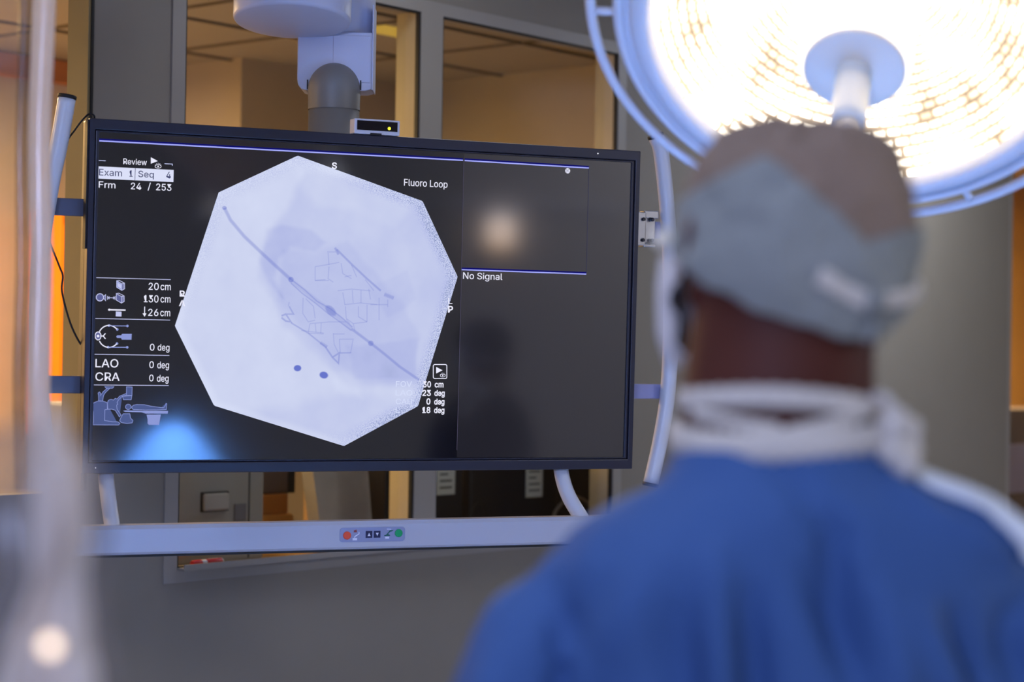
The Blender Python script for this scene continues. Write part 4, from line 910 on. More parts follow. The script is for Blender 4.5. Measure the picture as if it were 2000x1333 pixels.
# ------------------------------------------------------------------ surgical lamp
LC = Vector((.5057, 2.93, 2.106))
v_ = (LC-EYE).normalized(); dn = (Vector((0, 0, -1))-v_*Vector((0, 0, -1)).dot(v_)).normalized()
dn = Matrix.Rotation(R(6), 3, v_) @ dn
ang = math.acos(.77)
ax = (-v_*math.cos(ang)+dn*math.sin(ang)).normalized()           # the way the lamp shines
lx = ax.cross(Vector((0, 0, 1))).normalized(); ly = ax.cross(lx).normalized()
LM = Matrix((lx, ly, ax)).transposed().to_4x4(); LM.translation = LC
lamp = thing('surgical_lamp', 'large round lit surgical lamp with facetted reflector above the surgeon', 'lamp', mw=LM)
m_lamp = mat('lamp_enamel', (218, 216, 220), .35, var=.015)
bm = BM(); lathe(bm, [(.306, .020), (.3125, .034), (.318, .037), (.333, .034), (.340, .026), (.342, .010), (.350, .010), (.352, .022), (.358, .025), (.366, .018), (.368, .0), (.366, -.02), (.350, -.035), (.32, -.06), (.306, .0)], 128, closed=True)
obj('rim', finish(bm), m_lamp, lamp)
bm = BM(); lathe(bm, [(.355, -.03), (.33, -.075), (.27, -.125), (.18, -.155), (.08, -.168), (0, -.17)], 96); obj('dome', finish(bm), m_lamp, lamp)
def reflector_mat():
    m = bpy.data.materials.new('lit_reflector'); m.use_nodes = True; nt = m.node_tree; nt.nodes.clear()
    o = nt.nodes.new('ShaderNodeOutputMaterial'); e = nt.nodes.new('ShaderNodeEmission')
    uv = nt.nodes.new('ShaderNodeUVMap'); uv.uv_map = 'UVMap'
    b = nt.nodes.new('ShaderNodeTexBrick'); b.offset = .5; b.inputs['Scale'].default_value = 1; b.inputs['Mortar Size'].default_value = .08; b.inputs['Mortar Smooth'].default_value = .6
    b.inputs['Brick Width'].default_value = .5; b.inputs['Row Height'].default_value = .25; b.inputs['Bias'].default_value = .1
    b.inputs['Color1'].default_value = (1, 1, 1, 1); b.inputs['Color2'].default_value = (.62, .62, .62, 1); b.inputs['Mortar'].default_value = (.13, .13, .13, 1)
    mp = nt.nodes.new('ShaderNodeMapping'); mp.inputs['Scale'].default_value = (72*.5, 18*.25, 1); nt.links.new(uv.outputs[0], mp.inputs[0]); nt.links.new(mp.outputs[0], b.inputs['Vector'])
    n = nt.nodes.new('ShaderNodeTexNoise'); n.inputs['Scale'].default_value = 9; n.inputs['Detail'].default_value = 3; tc = nt.nodes.new('ShaderNodeTexCoord'); nt.links.new(tc.outputs['Object'], n.inputs[0])
    mr = nt.nodes.new('ShaderNodeMapRange'); mr.inputs[1].default_value = .36; mr.inputs[2].default_value = .62; mr.inputs[3].default_value = .18; mr.inputs[4].default_value = 1; nt.links.new(n.outputs['Fac'], mr.inputs[0])
    k = nt.nodes.new('ShaderNodeMath'); k.operation = 'MULTIPLY'; nt.links.new(b.outputs['Color'], k.inputs[0]); nt.links.new(mr.outputs[0], k.inputs[1])
    r = nt.nodes.new('ShaderNodeValToRGB'); nt.links.new(k.outputs[0], r.inputs[0])
    el = r.color_ramp.elements; el[0].position = 0; el[0].color = (.80, .56, .34, 1); el[1].position = .42; el[1].color = (1, .90, .74, 1)
    g = nt.nodes.new('ShaderNodeMath'); g.operation = 'MULTIPLY_ADD'; g.inputs[1].default_value = LAMP_L; g.inputs[2].default_value = .48; nt.links.new(k.outputs[0], g.inputs[0])
    nt.links.new(r.outputs[0], e.inputs[0]); nt.links.new(g.outputs[0], e.inputs[1]); nt.links.new(e.outputs[0], o.inputs[0]); return m
LAMP_L = 13
def reflector():
    bm = BM(); n = 144; prof = []
    for k in range(25):
        t = k/24; r = .092+(.309-.092)*t; prof.append((r, -.115+.135*(t**1.7)))
    rings, fs = lathe(bm, prof, n); uvl = bm.loops.layers.uv.new('UVMap')
    for f, i in fs:
        for l in f.loops:
            rr = math.hypot(l.vert.co.x, l.vert.co.y); a = math.atan2(l.vert.co.y, l.vert.co.x) % (2*math.pi)/(2*math.pi)
            if i == n-1 and a < .5: a += 1
            l[uvl].uv = (a, (rr-.092)/.217)
    obj('reflector', bm, reflector_mat(), lamp)
reflector()
bm = BM(); lathe(bm, [(.094, -.118), (.094, -.03), (.090, -.012), (.083, .0), (.083, .085), (.080, .10), (.0735, .106)], 64); obj('bulb_housing', finish(bm), emit('frosted_bulb_housing', (255, 244, 228), 2.2), lamp)
m_hub = mat('hub_grey_blue', (246, 236, 222), .45, var=.02)
bm = BM(); lathe(bm, [(.0735, .105), (.0735, .112), (.070, .1145), (.03, .1155), (0, .1155)], 64); obj('hub', finish(bm), m_hub, lamp)
m_handle = mat('handle_white', (240, 238, 230), .35, var=.01)
bm = BM(); lathe(bm, [(.024, .115), (.0255, .118), (.0255, .21), (.0245, .222), (.019, .228), (0, .228)], 40); hd = obj('handle', finish(bm), m_handle, lamp)
bm = BM(); tube(bm, [(.0, .0, .226), (.0, 0, .246), (0, 0, .249)], [.0175, .0175, .013], 24); obj('handle_tip', finish(bm), m_hub, hd)
bm = BM(); lathe(bm, [(.083, .033), (.3105, .033)], 96); obj('cover_glass', finish(bm), glass('lamp_glass', (.99, .99, .99), .6, .01), lamp)
# which lamp-frame angle is straight down in the picture
dl = LM.to_3x3().inverted() @ Vector((0, 0, -1)); A0 = math.atan2(dl.y, dl.x)
cl = LM.to_3x3().inverted() @ Vector((1, 0, 0)); SG = 1 if math.sin(math.atan2(cl.y, cl.x)-A0) > 0 else -1
def hp(a, r=.403, z=0): t = A0+SG*R(a); return Vector((r*math.cos(t), r*math.sin(t), z))
def handle_arc(a0, a1, struts):
    bm = BM(); n = 60; P = [hp(a0+(a1-a0)*k/n) for k in range(n+1)]; tube(bm, P, .0078, 14)
    o = obj('rim_handle', bm, m_lamp, lamp)
    for a in struts:
        bm = BM(); tube(bm, [hp(a, .403), hp(a, .38), hp(a, .362, .0)], .0062, 12); obj('strut', bm, m_lamp, o)
handle_arc(-40, -172, (-40.5, -95, -171))
handle_arc(7, 170, (22, 95, 169))
# the bulb's focused beam on the operating field
sl = bpy.data.lights.new('lamp_beam', 'SPOT'); sl.energy = 650; sl.color = (1, .95, .86); sl.spot_size = R(104); sl.spot_blend = 1; sl.shadow_soft_size = .06
so = bpy.data.objects.new('lamp_beam', sl); C.objects.link(so); so.parent = lamp; so.matrix_local = LM.inverted() @ (Matrix.Translation(LM @ Vector((0, 0, .262))) @ (Vector((.5, 2.36, 1.0))-LM @ Vector((0, 0, .262))).to_track_quat('-Z', 'Y').to_matrix().to_4x4())
# stem and arm up to the ceiling, out of frame
bm = BM(); tube(bm, catmull([(0, 0, -.165), (0, 0, -.26), tuple(LM.inverted() @ (LC+Vector((.02, .26, .32)))), tuple(LM.inverted() @ (LC+Vector((.2, .35, .55)))), tuple(LM.inverted() @ Vector((.9, 3.4, 2.80)))]), .03, 18); obj('spring_arm', bm, m_lamp, lamp)
bm = BM(); tube(bm, [tuple(LM.inverted() @ Vector((.9, 3.4, 2.74))), tuple(LM.inverted() @ Vector((.9, 3.4, 3.0)))], .06, 24); obj('ceiling_post', bm, m_lamp, lamp)

# ------------------------------------------------------------------ the surgeon, seen from behind
SX, SYB = .229, 1.65            # where the head stands
m_skin = mat('brown_skin', (82, 38, 26), .65, var=.10, scale=14, bump=.08, bscale=220)
m_gown = mat('blue_gown_cloth', (58, 92, 146), .85, var=.05, scale=5, bump=.12, bscale=140)
def HEAD(yaw=11, at=(SX, SYB, 1.683)): return Matrix.Translation(Vector(at)) @ Matrix.Rotation(R(yaw), 4, 'Z')
def head_parts(bm, M_):
    def fn(q):
        x, y, z = q
        t = max(0, -z/.11)
        x *= 1-.30*max(0, t-.25)*(1 if y > -.02 else .35)
        if y < 0: y *= 1-.22*max(0, t-.2)
        if y > 0: y *= 1+.05*t; x *= 1-.10*min(1, y/.1)
        if y > .05:
            y += .006*math.exp(-((z-.028)/.014)**2)-.008*math.exp(-((z-.006)/.014)**2-((abs(x)-.032)/.018)**2)
            y += .004*math.exp(-((z+.055)/.012)**2-(x/.024)**2)-.003*math.exp(-((z+.055)/.004)**2-(x/.026)**2)
        return Vector((x, y, z))
    n0 = len(bm.verts)
    ellipsoid(bm, (0, .0, 0), (.083, .100, .112), 56, 40, fn)
    ellipsoid(bm, (0, .100, -.022), (.013, .018, .016)); tube(bm, [(0, .094, .012), (0, .103, -.004), (0, .110, -.02)], [.008, .010, .012], 12)
    for s in (-1, 1):
        ellipsoid(bm, (s*.011, .098, -.028), (.009, .010, .008))
        tube(bm, catmull([(s*.080, -.012, -.032), (s*.088, -.018, -.012), (s*.0935, -.026, .012), (s*.0925, -.028, .028), (s*.086, -.018, .032), (s*.083, -.006, .022), (s*.083, -.0, .0)], 5), .0052, 10)
        ellipsoid(bm, (s*.084, -.010, .002), (.007, .016, .028)); ellipsoid(bm, (s*.084, -.006, -.030), (.006, .008, .009))
    tube(bm, [(-.021, .099, -.055), (0, .105, -.053), (.021, .099, -.055)], [.003, .006, .003], 10); tube(bm, [(-.018, .098, -.062), (0, .104, -.0635), (.018, .098, -.062)], [.003, .006, .003], 10)
    bm.verts.ensure_lookup_table()
    for v in bm.verts[n0:]: v.co = M_ @ v.co
def hand_parts(bm, M_, s):
    """palm and five curled fingers, pointing along +y, palm facing down; s = side of the thumb"""
    n0 = len(bm.verts)
    ellipsoid(bm, (0, .045, 0), (.041, .052, .0155), 24, 14)
    for k, (x, l) in enumerate(((-.029, .062), (-.0105, .076), (.0095, .082), (.0285, .073))):
        x *= -s; y0 = .082 if k else .074
        tube(bm, catmull([(x*.85, y0-.03, .0), (x, y0, .004), (x*1.05, y0+l*.42, .0), (x*1.06, y0+l*.75, -.016), (x*1.05, y0+l*.95, -.032)], 4), [.0098]*5+[.0092]*4+[.0085]*4+[.0078]*3+[.006], 10)
    tube(bm, catmull([(s*.022, .02, -.002), (s*.044, .045, -.010), (s*.054, .072, -.020), (s*.050, .098, -.030)], 4), [.015]*3+[.0125]*4+[.0108]*4+[.0098, .007], 10)
    bm.verts.ensure_lookup_table()
    for v in bm.verts[n0:]: v.co = M_ @ v.co
def arm_pts(s):
    return [Vector((SX+s*.165, 1.655, 1.374)), Vector((SX+s*.265, 1.66, 1.10)), Vector((SX+s*.15, 1.91, 1.055))]
def lean(c):
    """the left shoulder hangs lower than the right"""
    dx = max(-.3, min(.3, c.x-SX)); k = smoothstep(1.0, 1.3, c.z)*smoothstep(1.58, 1.5, c.z)
    return Vector((c.x, c.y, c.z+k*(.075*dx-.002)))
def make_body():
    bm = BM(); M_ = HEAD(); head_parts(bm, M_)
    nx = SX-.008
    loft(bm, [ell_ring(nx, 1.640, 1.66, .070, .075), ell_ring(nx, 1.640, 1.61, .0765, .078), ell_ring(nx-.002, 1.638, 1.575, .0790, .079), ell_ring(nx, 1.638, 1.54, .080, .079), ell_ring(SX, 1.642, 1.51, .088, .078), ell_ring(SX, 1.65, 1.475, .125, .078), ell_ring(SX, 1.655, 1.43, .165, .090), ell_ring(SX, 1.66, 1.3, .155, .095), ell_ring(SX, 1.655, 1.12, .15, .105), ell_ring(SX, 1.655, .98, .165, .115), ell_ring(SX, 1.655, .88, .16, .11)])
    for s in (-1, 1):
        a, e, w_ = arm_pts(s)
        tube(bm, catmull([a, a.lerp(e, .5), e, e.lerp(w_, .5), w_], 5), [.056]*5+[.050]*5+[.043]*5+[.038]*5+[.029], 16)
        d = (w_-e).normalized(); up = Vector((0, 0, 1)); sd = d.cross(up).normalized(); up = sd.cross(d)
        hm = Matrix((sd, d, up)).transposed().to_4x4(); hm.translation = w_-d*.01; hand_parts(bm, hm, -s)
        tube(bm, catmull([(SX+s*.085, 1.655, .92), (SX+s*.095, 1.66, .70), (SX+s*.10, 1.655, .48), (SX+s*.10, 1.64, .28), (SX+s*.10, 1.64, .09)], 5), [.088]*3+[.08]*4+[.068]*4+[.055]*4+[.052]*4+[.04]*2, 18)
        ellipsoid(bm, (SX+s*.105, 1.70, .045), (.045, .125, .042))
    me = remeshed(finish(bm), .0042, 3)
    for v in me.vertices: v.co = lean(v.co)
    return me
_b = m_skin.node_tree.nodes['Principled BSDF']; _b.inputs['Subsurface Weight'].default_value = .12; _b.inputs['Subsurface Radius'].default_value = (1, .2, .1); _b.inputs['Subsurface Scale'].default_value = .012; _b.inputs['Specular IOR Level'].default_value = .3
person = thing('surgeon', 'person in blue gown and tied cap seen from behind, watching the monitor', 'person', loc=(SX, SYB, 0))
IP = Matrix.Translation((-SX, -SYB, 0))
def ppart(name, me, m, par=None, **k):
    o = obj(name, me, m, par or person, mw=IP if par is None else None, **k); return o
ppart('body', make_body(), m_skin)
m_eye = mat('eye_white', (226, 222, 216), .2); m_iris = mat('iris_brown', (44, 26, 18), .2)
for s in (-1, 1):
    bm = BM(); ellipsoid(bm, (s*.032, .083, .008), (.0118, .0118, .0118), 20, 14); M_ = HEAD(); bm.transform(M_); e = ppart('eye', bm, m_eye)
    bm = BM(); ellipsoid(bm, (s*.032, .0925, .008), (.0052, .0028, .0052), 14, 8); bm.transform(M_); obj('iris', bm, m_iris, e)
    bm = BM(); tube(bm, catmull([(s*.016, .098, .027), (s*.032, .099, .033), (s*.050, .088, .028)], 5), .0032, 8, flat=1); bm.transform(M_); ppart('eyebrow', bm, mat('brow_black', (20, 15, 14), .8))

# gown: one continuous cloth surface, folds pressed into it
FOLDS = [  # x0, z0, x1, z1, width, depth (metres, on the back; + is a ridge towards us)
    (-.031, 1.527, .025, 1.472, .014, -.010), (-.022, 1.515, .020, 1.485, .020, .006), (.018, 1.47, .036, 1.36, .012, -.009), (-.050, 1.42, -.036, 1.30, .013, -.010), (-.068, 1.45, -.055, 1.30, .014, .008),
    (-.186, 1.39, -.192, 1.30, .013, -.009), (.002, 1.44, .026, 1.375, .011, -.007), (.112, 1.40, .150, 1.33, .014, -.010), (.085, 1.41, .125, 1.33, .016, .007), (-.115, 1.44, -.15, 1.36, .022, .006), (-.1, 1.40, -.095, 1.30, .016, -.006), (.06, 1.42, .075, 1.30, .016, .007),
    (.075, 1.505, .16, 1.455, .010, .009), (.09, 1.515, .185, 1.45, .008, -.009), (.10, 1.49, .17, 1.465, .007, -.006), (-.06, 1.54, -.17, 1.46, .02, .004), (.16, 1.40, .185, 1.33, .014, -.008), (-.235, 1.36, -.25, 1.28, .016, .006)]
def make_gown():
    bm = BM()
    loft(bm, [ell_ring(SX-.004, 1.636, 1.545, .083, .084, 48), ell_ring(SX-.002, 1.634, 1.53, .088, .090, 48), ell_ring(SX, 1.633, 1.512, .100, .098, 48), ell_ring(SX, 1.634, 1.497, .130, .108, 48), ell_ring(SX, 1.636, 1.477, .168, .117, 48), ell_ring(SX, 1.638, 1.450, .202, .122, 48), ell_ring(SX, 1.645, 1.40, .205, .132, 48), ell_ring(SX, 1.65, 1.30, .205, .14, 48), ell_ring(SX, 1.655, 1.12, .195, .145, 48), ell_ring(SX, 1.66, .95, .215, .16, 48), ell_ring(SX, 1.66, .6, .25, .19, 48), ell_ring(SX, 1.66, .36, .27, .205, 48)])
    for s in (-1, 1):
        a, e, w_ = arm_pts(s)
        tube(bm, catmull([a+Vector((-s*.06, 0, .045)), a, a.lerp(e, .5), e, e.lerp(w_, .5), w_-(w_-e)*.06], 6), [.078]*6+[.094]*6+[.084]*6+[.072]*6+[.058]*6+[.046], 22)
    me = remeshed(finish(bm), .006, 8, .6)
    for v in me.vertices: v.co = lean(v.co)
    me.update()
    nor = [n_.vector.copy() for n_ in me.vertex_normals]
    for v, nrm in zip(me.vertices, nor):
        co = v.co; d = 0
        x, z = co.x-SX, co.z
        if co.y < 1.66:
            for x0, z0, x1, z1, w_, dep in FOLDS:
                ex, ez = x1-x0, z1-z0; t = max(0, min(1, ((x-x0)*ex+(z-z0)*ez)/(ex*ex+ez*ez)))
                q = ((x-x0-t*ex)**2+(z-z0-t*ez)**2)/(w_*w_)
                if q < 6: d += (2.9-1.9*smoothstep(1.45, 1.50, z))*dep*math.exp(-q)*math.sin(math.pi*(.15+.7*t))
        d += .007*mnoise.fractal(Vector((co.x*10, co.y*10, co.z*4)), 1, 2, 3)+.006*mnoise.noise(Vector((co.x*14, co.y*14, co.z*1.2)))*smoothstep(1.3, .7, z)
        if z < 1.53: v.co = co+nrm*d
    # open the hem
    return me
gown = ppart('gown', make_gown(), m_gown)
for p_ in gown.data.polygons: p_.use_smooth = True
# pale strips laid on the gown over the right shoulder
from mathutils.bvhtree import BVHTree
_bv = BVHTree.FromPolygons([v.co.copy() for v in gown.data.vertices], [tuple(p_.vertices) for p_ in gown.data.polygons])
def on_gown(x, z, y=1.60, off=.003):
    p_, n_, i_, d_ = _bv.find_nearest(Vector((x, y, z))); return p_+n_*off
def gown_strip(name, pts, wdt, m):
    bm = BM(); P = catmull(pts, 6); rows = []
    for i, p_ in enumerate(P):
        d = (P[min(i+1, len(P)-1)]-P[max(i-1, 0)]).normalized(); s_ = Vector((0, 1, 0)); s_ = (s_-d*d.dot(s_)).normalized(); up = d.cross(s_)
        row = []
        for k in range(7):
            u = (k/6-.5)*wdt; c = p_+up*u*.75+s_*u*.65; q, n_, _, _ = _bv.find_nearest(c); row.append(bm.verts.new(q+n_*(.003+.0015*math.cos(k*2.1))))
        rows.append(row)
    for a, b in zip(rows, rows[1:]):
        for k in range(6): f = bm.faces.new((a[k], a[k+1], b[k+1], b[k])); f.smooth = True
    return solid(ppart(name, finish(bm), m), .0015, 1)
m_strip = mat('strip_white', (232, 238, 246), .8, var=.05)
gown_strip('shoulder_strip', [on_gown(.298, 1.532), on_gown(.331, 1.516), on_gown(.369, 1.498), on_gown(.404, 1.473), on_gown(.438, 1.440)], .034, m_strip)
gown_strip('shoulder_strip', [on_gown(.300, 1.520), on_gown(.318, 1.500), on_gown(.345, 1.486), on_gown(.375, 1.474)], .016, m_strip)
# neck: mask tie, neckband and loose knot
m_tie = mat('tie_offwhite', (214, 204, 190), .8, var=.05, scale=30, bump=.1)
nxx = SX-.008
def band(name, pts, wdt, thk, m=None, k=6, parent=None):
    """soft flat ribbon standing on edge: wide in z, thin across"""
    bm = BM(); P = catmull(pts, k); rings = []
    for i, p_ in enumerate(P):
        d = (P[min(i+1, len(P)-1)]-P[max(i-1, 0)]).normalized(); up = Vector((0, 0, 1)); up = (up-d*d.dot(up))
        up = up.normalized() if up.length > .05 else d.orthogonal().normalized()
        sd = d.cross(up); f = 1+.12*math.sin(i*1.7)
        rings.append([p_+up*wdt/2*f*math.sin(t)+sd*thk/2*math.cos(t) for t in [2*math.pi*j/12 for j in range(12)]])
    loft(bm, rings); return ppart(name, finish(bm), m or m_tie, parent)
def around(cx, cy, a, b, zf, a0, a1, n=14):
    out = []
    for k in range(n+1):
        t = R(a0+(a1-a0)*k/n); out.append((cx+a*math.sin(t), cy-b*math.cos(t), zf(t)))     # 0 = the nape, + to the right
    return out
band('mask_tie', around(nxx+.002, 1.638, .0845, .0855, lambda t: 1.5685-.004*math.sin(t)+.004*math.cos(2*t), -120, 120), .017, .005)
band('neckband', around(nxx+.004, 1.638, .0905, .0925, lambda t: 1.5385+.004*math.sin(t*2)-.002*math.cos(t), -150, 150, 22), .024, .010)
band('crossing_tie', around(nxx, 1.638, .089, .0895, lambda t: 1.546+.022*(t/1.0), -18, 52, 8), .011, .005)
band('crossing_tie', around(nxx, 1.638, .0885, .089, lambda t: 1.552-.012*(t+.5), -58, -8, 7), .010, .005)
bm = BM(); random.seed(4)
for k in range(7): ellipsoid(bm, (SX+.078+.009*random.uniform(-1, 1), 1.575+.008*random.uniform(-1, 1), 1.558-.006*k+.006*random.uniform(-1, 1)), (.013, .010, .011), 14, 10)
tube(bm, catmull([(SX+.075, 1.585, 1.55), (SX+.086, 1.572, 1.535), (SX+.083, 1.57, 1.52)], 4), .006, 10, flat=.5); tube(bm, catmull([(SX+.068, 1.59, 1.565), (SX+.06, 1.578, 1.575), (SX+.072, 1.572, 1.57)], 4), .005, 10)
ppart('tie_knot', remeshed(bm, .003, 3), m_tie)
# cap
m_cap = mat('cap_backlit', (140, 118, 100), .85, var=.10, scale=9, bump=.1, bscale=90); m_capb = mat('cap_teal', (142, 144, 138), .85, var=.06, scale=8, bump=.1, bscale=90)  # taupe crown: lamp light through the thin cloth, put into the colour
CAPC = Vector((SX+.0038, SYB+.004, 1.69)); CT = Matrix.Rotation(R(5), 4, 'Y')
def rim_z(ph):
    # height of the cap's lower edge (relative to 1.69) around the head, 0 = back, + = right
    d = math.degrees(ph)
    pts = ((-180, .035), (-140, .030), (-100, .0), (-75, -.016), (-45, -.040), (-20, -.055), (0, -.061), (22, -.068), (45, -.066), (62, -.05), (80, -.028), (100, -.006), (140, .03), (180, .035))
    for (a, za), (b, zb) in zip(pts, pts[1:]):
        if a <= d <= b: return za+(zb-za)*smoothstep(0, 1, (d-a)/(b-a))
    return .035
def cap_pt(ph, u, off=0):
    zr = rim_z(ph); top = .112
    z = zr+(top-zr)*u
    if z > 0: f = max(0, 1-(z/top)**2.7)**(1/2.7)
    else: f = 1-.10*(z/.06)**2
    lum = .0035*mnoise.noise(Vector((math.sin(ph)*2.2, math.cos(ph)*2.2, z*26)))+.003*mnoise.noise(Vector((math.sin(ph)*5, math.cos(ph)*5, z*50+7)))
    fold = .004*math.exp(-((math.degrees(ph)-(-14)-(z-.0)*60)/7)**2)*smoothstep(-.06, -.02, z)*smoothstep(.07, .03, z)
    r = f+ (lum+fold+off)/.1*min(1, f*3)
    p_ = Vector((.0995*r*math.sin(ph), -.112*r*math.cos(ph), z+(lum*1.2+off if u > .8 else 0)))
    return CAPC+(CT @ p_)
def cap_mesh(keep, off, NP=168, NU=60):
    bm = BM(); V = {}
    def vv(i, j):
        i %= NP
        key = (i, j) if j < NU else ('t', 0)
        if key not in V: V[key] = bm.verts.new(cap_pt(2*math.pi*i/NP-math.pi, j/NU, off))
        return V[key]
    for i in range(NP):
        for j in range(NU):
            c = cap_pt(2*math.pi*(i+.5)/NP-math.pi, (j+.5)/NU)
            if not keep(c): continue
            q = [vv(i, j), vv(i+1, j), vv(i+1, j+1), vv(i, j+1)]; q = [v for k, v in enumerate(q) if v not in q[:k]]
            if len(q) > 2: f = bm.faces.new(q); f.smooth = True
    return finish(bm)
def below_line(c):
    x, z = c.x-SX-.0038, c.z
    if c.y > SYB+.02: return z < 1.725
    L_ = ((-.13, 1.715), (-.099, 1.731), (-.036, 1.764), (.042, 1.6945), (.096, 1.712), (.13, 1.72))
    for (a, za), (b, zb) in zip(L_, L_[1:]):
        if a <= x <= b: return z < za+(zb-za)*(x-a)/(b-a)
    return z < 1.72
cr = ppart('cap_crown', cap_mesh(lambda c: True, 0), m_cap); solid(cr, .0015, -1)
cb = ppart('cap_panel', cap_mesh(below_line, .0022), m_capb); solid(cb, .0015, -1)
def on_cap(phd, z, off=.004):
    ph = R(phd); zr = rim_z(ph); return cap_pt(ph, max(0, (z-1.69-zr)/(.112-zr)), off)
band('cap_tie', [on_cap(3, 1.668), on_cap(9, 1.6645), on_cap(17, 1.659), on_cap(25, 1.655), on_cap(31, 1.652)], .015, .004)
band('cap_tie', [on_cap(33, 1.653), on_cap(44, 1.657), on_cap(56, 1.661), on_cap(68, 1.664), on_cap(80, 1.672, .007)], .013, .004)
bm = BM(); tube(bm, [on_cap(28, 1.656, .005), on_cap(34, 1.653, .006)], .009, 14); ppart('cap_knot', bm, m_capb)
band('cap_tie', [on_cap(31, 1.655), on_cap(33, 1.645, .006), on_cap(34, 1.634, .008), on_cap(33, 1.622, .008)], .010, .004, m_capb)
# face mask puffed out beyond the left cheek, ear loops, cream glint bead
m_mask = mat('mask_white', (226, 218, 210), .8, var=.04, scale=20)
bm = BM(); rings = []
for j in range(13):
    t = j/12; z = .018-.115*t; rr = []
    for k in range(25):
        a = R(-76+152*k/24); puff = .012*math.sin(math.pi*t)+.004*math.sin(6*math.pi*t)
        rr.append(Vector(((.082+puff*1.1)*math.sin(a)*(1-.16*max(0, t-.5)), (.098+puff+.012*math.exp(-(a/.35)**2)*math.sin(math.pi*min(1, t*1.6)))*math.cos(a)+.004, z)))
    rings.append(rr)
VV = [[bm.verts.new(p_) for p_ in rg] for rg in rings]
for a, b in zip(VV, VV[1:]):
    for k in range(24): f = bm.faces.new((a[k], a[k+1], b[k+1], b[k])); f.smooth = True
bm.transform(HEAD()); mk = ppart('face_mask', finish(bm), m_mask); solid(mk, .002, 1)
# side wing of the eye shield standing off the left cheek
bm = BM(); H_ = HEAD()
loft(bm, [[H_ @ Vector((x+.007, y, z)) for x, y, z in rg] for rg in (
    [(-.084, .060, .006), (-.099, .062, .006), (-.099, .066, .006), (-.090, .066, .006)], [(-.090, .060, -.02), (-.102, .062, -.02), (-.102, .066, -.02), (-.090, .066, -.02)],
    [(-.088, .060, -.06), (-.101, .062, -.06), (-.101, .066, -.06), (-.088, .066, -.06)], [(-.080, .060, -.088), (-.092, .062, -.088), (-.092, .066, -.088), (-.080, .066, -.088)])])
ppart('mask_wing', finish(bm), m_mask)
bm = BM(); ellipsoid(bm, tuple(H_ @ Vector((-.103, .02, .018))), (.0085, .006, .0085), 18, 12); ppart('glint_bead', bm, mat('bead_cream', (255, 240, 214), .3))  # bead added to stand for a bright glint beside the cheek
# shoes and trousers under the gown
for s in (-1, 1):
    bm = BM(); ellipsoid(bm, (SX+s*.105, 1.70, .05), (.052, .135, .05)); 
    for v in bm.verts: v.co.z = max(v.co.z, 0)
    ppart('shoe', finish(bm), mat('shoe_white', (206, 206, 206), .5))
    bm = BM(); tube(bm, catmull([(SX+s*.095, 1.66, .72), (SX+s*.10, 1.655, .48), (SX+s*.10, 1.645, .28), (SX+s*.10, 1.645, .10)], 5), [.098]*5+[.088]*5+[.08]*5+[.074], 22); ppart('trouser_leg', bm, mat('trouser_blue', (54, 84, 140), .85))

# ------------------------------------------------------------------ draped table under the lamp (below the frame; throws the lamp's light back up)
tb = thing('operating_table', 'operating table under pale blue drapes below the lamp, under the frame edge', 'table', loc=(.05, 2.42, 0))
bm = BM(); box(bm, -.16, .16, -.25, .25, 0, .12, bev=.02); box(bm, -.10, .10, -.12, .12, .12, .78, bev=.02); obj('pedestal', bm, m_steel, tb)
bm = BM(); box(bm, -.98, .98, -.27, .27, .78, .86, bev=.02); obj('tabletop', bm, m_black, tb)
bm = BM(); NX_, NY_ = 70, 40; G_ = {}
for i in range(NX_+1):
    for j in range(NY_+1):
        x = -1.12+2.24*i/NX_; y = -.42+.84*j/NY_
        ov = max(0, abs(x)-.99)+max(0, abs(y)-.29); hump = .12*math.exp(-(y/.17)**2)*smoothstep(1.0, .7, abs(x))+.26*math.exp(-((x-.58)/.2)**2-(y/.22)**2)
        z = .868+hump-ov*2.2+.006*mnoise.noise(Vector((x*8, y*8, 0)))
        G_[i, j] = bm.verts.new((x if abs(x) < .99 else math.copysign(.99+(abs(x)-.99)*.25, x), y if abs(y) < .29 else math.copysign(.29+(abs(y)-.29)*.3, y), z))
for i in range(NX_):
    for j in range(NY_): f = bm.faces.new((G_[i, j], G_[i+1, j], G_[i+1, j+1], G_[i, j+1])); f.smooth = True
obj('drape', finish(bm), mat('drape_pale_blue', (66, 126, 218), .85, var=.04), tb)

# ------------------------------------------------------------------ clear plastic at the left edge
film = plastic_film('cloudy_film', (255, 232, 206), .78, var=.12); film2 = plastic_film('shade_film', (96, 88, 80), .50, var=.2); film3 = plastic_film('clear_film', (200, 196, 188), .16)
sh = thing('hanging_plastic_cover', 'cloudy clear plastic cover hanging from above at the left edge', 'plastic cover', loc=(-.75, 2.85, 1.42))
def fold_sheet(pts, z0, z1, sway, n=40):
    bm = BM(); rows = []
    for j in range(n+1):
        t = j/n; z = z0+(z1-z0)*t
        rows.append([bm.verts.new((x+sway(t)+.004*mnoise.noise(Vector((x*20, z*5, 1))), y+.006*mnoise.noise(Vector((x*15, z*4, 5))), z)) for x, y in pts])
    for a, b in zip(rows, rows[1:]):
        for k in range(len(pts)-1): f = bm.faces.new((a[k], a[k+1], b[k+1], b[k])); f.smooth = True
    return finish(bm)
sw = lambda t: -.010*math.sin(math.pi*(1-t))*(1-t)
roll = [(.077+.0165*math.cos(R(a)), .0165*math.sin(R(a))) for a in range(0, 400, 20)]
obj('rolled_edge', fold_sheet(roll, -.02, 1.55, sw), film, sh)
obj('shade_strip', fold_sheet([(.036, .02), (.042, .0), (.050, -.012), (.058, .0), (.062, .02)], -.02, 1.55, sw), film2, sh)  # dark strip; the shade in the plastic is put into its colour
